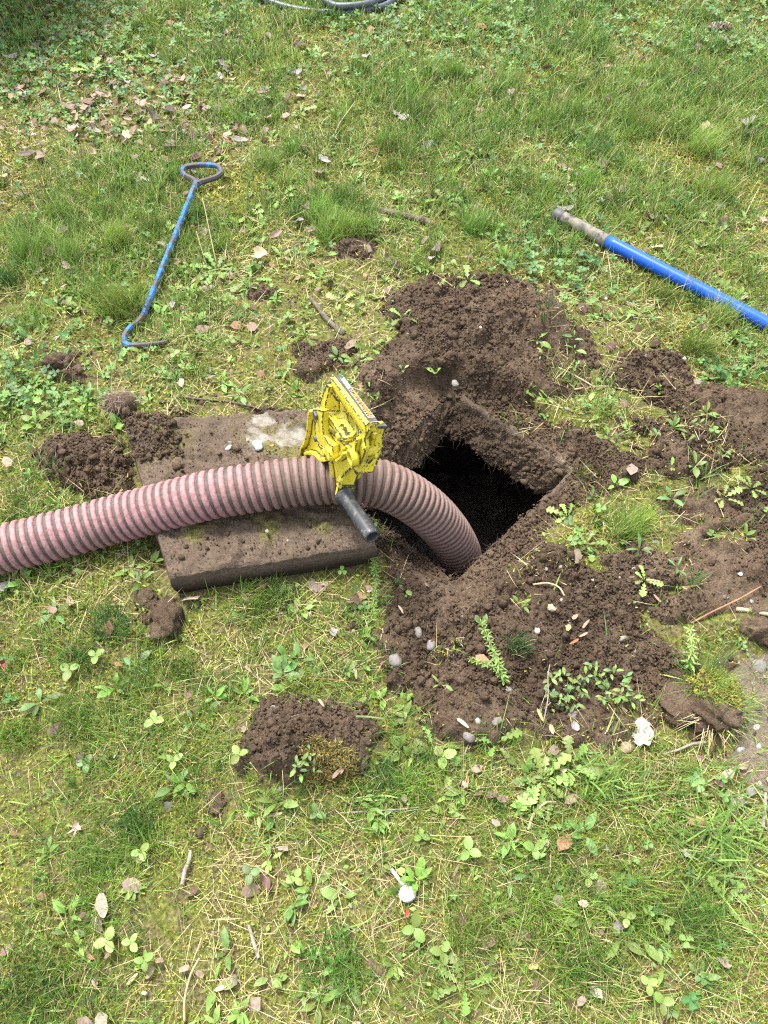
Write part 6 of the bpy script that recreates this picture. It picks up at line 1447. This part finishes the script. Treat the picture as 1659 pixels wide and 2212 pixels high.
for a in [(170, 1790, .042, 'maple', 'pinkish'), (225, 1960, .040, 'oval', 'pinkish'), (290, 1915, .036, 'scrap', 'pinkish'), (215, 2000, .030, 'scrap', 'dark'), (545, 1925, .036, 'scrap', 'tan'), (578, 1910, .030, 'oval', 'brown'), (665, 1965, .030, 'scrap', 'grey'), (800, 1890, .030, 'scrap', 'tan'), (300, 1855, .026, 'oval', 'tan'), (240, 2060, .026, 'oval', 'tan'), (330, 2095, .024, 'oval', 'tan'), (490, 2125, .026, 'oval', 'tan'), (810, 2090, .030, 'oval', 'brown'), (365, 1745, .022, 'scrap', 'grey'), (225, 1605, .030, 'scrap', 'dark'), (180, 1640, .026, 'scrap', 'dark'), (120, 1580, .030, 'scrap', 'pinkish'), (630, 1475, .024, 'scrap', 'grey'), (680, 1270, .040, 'scrap', 'dark'),
    (155, 1310, .030, 'oval', 'tan'), (120, 1325, .026, 'oval', 'tan'), (15, 1270, .036, 'scrap', 'grey'), (470, 1500, .026, 'scrap', 'brown'), (740, 1660, .020, 'oval', 'tan'), (770, 1470, .020, 'oval', 'tan'), (545, 1455, .018, 'oval', 'brown'), (640, 1320, .022, 'oval', 'brown'), (1240, 1570, .022, 'scrap', 'grey'), (1215, 1530, .026, 'oval', 'pinkish'), (1280, 1500, .022, 'oval', 'brown'), (1190, 1580, .018, 'oval', 'tan'), (1130, 1500, .022, 'scrap', 'dark'), (1240, 1340, .022, 'oval', 'tan'), (1225, 1362, .016, 'scrap', 'orange'),
    (525, 505, .036, 'maple', 'pinkish'), (440, 505, .040, 'scrap', 'pinkish'), (385, 572, .032, 'scrap', 'tan'), (375, 665, .024, 'scrap', 'white' if 0 else 'grey'), (350, 745, .030, 'scrap', 'brown'), (65, 745, .034, 'scrap', 'pinkish'), (460, 290, .040, 'maple', 'pinkish'), (880, 270, .030, 'scrap', 'tan'), (960, 200, .045, 'maple', 'pinkish'), (1040, 155, .028, 'scrap', 'tan'), (760, 80, .045, 'maple', 'brown'), (700, 62, .036, 'scrap', 'pinkish'), (1062, 20, .055, 'maple', 'grey'), (1110, 505, .032, 'scrap', 'brown'), (360, 245, .036, 'scrap', 'brown'), (405, 240, .048, 'oval', 'grey'), (205, 130, .050, 'maple', 'pinkish'), (135, 135, .050, 'oval', 'orange'), (100, 120, .045, 'scrap', 'brown'), (90, 185, .036, 'oval', 'pinkish'), (45, 195, .055, 'scrap', 'tan'), (20, 190, .040, 'scrap', 'pinkish'), (300, 185, .030, 'oval', 'tan'), (185, 245, .040, 'scrap', 'pinkish'), (370, 95, .036, 'oval', 'tan'), (110, 28, .05, 'scrap', 'brown'), (85, 40, .05, 'maple', 'pinkish'),
    (1560, 2080, .026, 'scrap', 'pinkish'), (1075, 2090, .024, 'scrap', 'brown'), (1550, 1700, .022, 'oval', 'tan'), (1600, 1660, .020, 'oval', 'tan'), (1590, 1735, .026, 'scrap', 'grey'), (1620, 1770, .026, 'scrap', 'brown'), (1330, 2005, .020, 'scrap', 'grey'), (1390, 2125, .022, 'scrap', 'brown'), (1150, 2090, .018, 'oval', 'orange'), (1480, 1850, .024, 'scrap', 'grey'), (1010, 1950, .024, 'oval', 'tan'), (1000, 1985, .024, 'scrap', 'brown'), (880, 1975, .014, 'oval', 'red'), (720, 1370, .022, 'scrap', 'grey'), (420, 1930, .024, 'oval', 'brown'), (1640, 690, .034, 'scrap', 'tan'), (1310, 150, .030, 'scrap', 'tan'), (1470, 60, .024, 'scrap', 'tan'), (1240, 210, .024, 'scrap', 'brown')]:
    leaf_at(*a) if not (a[1] > 1400 and (a[0] * 3 + a[1]) % 3 == 0) else None
leaf_at(521, 1020, .028, 'oval', 'dark', 'dark curled leaf lying on the lid behind the hose', on=LT + .006); leaf_at(578, 1155, .016, 'oval', 'grey', 'small grey leaf on the lid in front of the hose', on=LT + .006); leaf_at(588, 968, .010, 'oval', 'orange', 'tiny orange scrap on the white concrete patch', on=LT + .008)
r4 = np.random.default_rng(5); made = 0
while made < 190:
    px, py = r4.normal(260, 190), r4.normal(220, 90)
    if r4.random() < .35: px, py = r4.uniform(0, 1659), r4.uniform(60, 600)
    if not (0 < px < 1659 and 5 < py < 620) or float(dq(*at(px, py)[:2])) < .02: continue
    o = leaf_at(px, py, r4.uniform(.022, .055), ['scrap', 'oval', 'maple', 'scrap'][r4.integers(0, 4)], ['brown', 'pinkish', 'tan', 'pinkish', 'grey', 'dark'][r4.integers(0, 6)], None, rnd=r4, dz=.014); made += 1
# winged maple seeds
sam = mesh_np('maple_seed', np.array([(0, -.06, .03), (0, .06, .03), (-.10, 0, .05), (.15, -.10, .05), (.15, .08, .03), (.5, -.16, .08), (.5, .10, .04), (.85, -.13, .06), (.85, .08, .03), (1, -.02, .04)]) * 1.0, [np.array([(0, 3, 4, 1), (3, 5, 6, 4), (5, 7, 8, 6)]), np.array([(2, 0, 1), (7, 9, 8)])], smooth=True)
sam.materials.append(DM['tan'])
for px, py in [(770, 1470), (545, 1457), (740, 1662), (1270, 1345), (1180, 1640), (855, 1524), (1545, 1690), (1490, 1690), (1600, 1720), (1330, 1990), (180, 2060), (300, 2105), (500, 2130), (1550, 1590), (830, 1560), (700, 1530), (1010, 1575), (660, 1405), (380, 1630), (610, 1760), (870, 1330), (1340, 2010), (1100, 1830), (990, 1870), (520, 2180), (250, 1640), (1010, 1700), (1250, 1380), (1230, 1395), (1410, 1290), (1500, 1710), (1170, 1560)]:
    o = bpy.data.objects.new('maple_seed', sam); C.objects.link(o); q = g1(px, py, .010); o.location = q; s = r3.uniform(.018, .026); o.scale = (s,) * 3; o.rotation_euler = (r3.normal(0, .25), r3.normal(0, .25), r3.uniform(0, 6.28)); o.material_slots[0].link = 'OBJECT'; o.material_slots[0].material = DM['tan' if r3.random() < .7 else 'orange']
    later(o, px, py, 'tan winged', 'maple seed', 'maple seed', 'maple seeds in the grass')

# ------------------------------------------------------------------ shrub at the far left corner
sh = empty('shrub', (-2.12, 3.72, 0)); tag(sh, 'dense dark leafy shrub shading the far left corner', 'shrub')
for k in range(7):
    a_ = k * .9; P = np.array([[.05 * math.cos(a_), .05 * math.sin(a_), -.02], [.12 * math.cos(a_), .12 * math.sin(a_), .25], [.3 * math.cos(a_), .3 * math.sin(a_), .6], [.45 * math.cos(a_), .45 * math.sin(a_), .85]]); Vt, Ft = tube(catmull(P, 6), np.linspace(.016, .005, 19), 7, wob=.2, seed=k); add('stem', mesh_np('stem', Vt, Ft, smooth=True), M['bark'], sh)
n = 7000; v = rng.normal(size=(n, 3)); v /= np.linalg.norm(v, axis=1)[:, None]; rr = rng.random(n) ** .4; P = v * rr[:, None] * np.array([.92, .80, .52]) + np.array([0, 0, .58]); P[:, 2] = np.maximum(P[:, 2], .10 + .06 * rng.random(n))
V, T3 = inst(*lance(), P, rots(rng.uniform(0, 6.283, n), rng.normal(.3, .5, n), rng.normal(0, .5, n)), rng.uniform(.05, .09, n)[:, None] * np.array([[1, 1.6, 1]]))
acc = Acc(); acc.put(V, [], T3, np.repeat(tint([(.022, .055, .018), (.03, .07, .02), (.04, .09, .025)], n, .25, .1), 9, 0)); o = add('crown', acc.mesh('crown'), M['grass'], sh); o['kind'] = 'stuff'  # very dark greens: the hollow's shade is put into the leaf colour
core = add('shade_core', rock_mesh('shade_core', 77, 4, (.74, .62, .36), .4), M['bark'], sh); core.location = (0, 0, .50)  # solid dark filler added inside the crown so its gaps read as shade
settle()
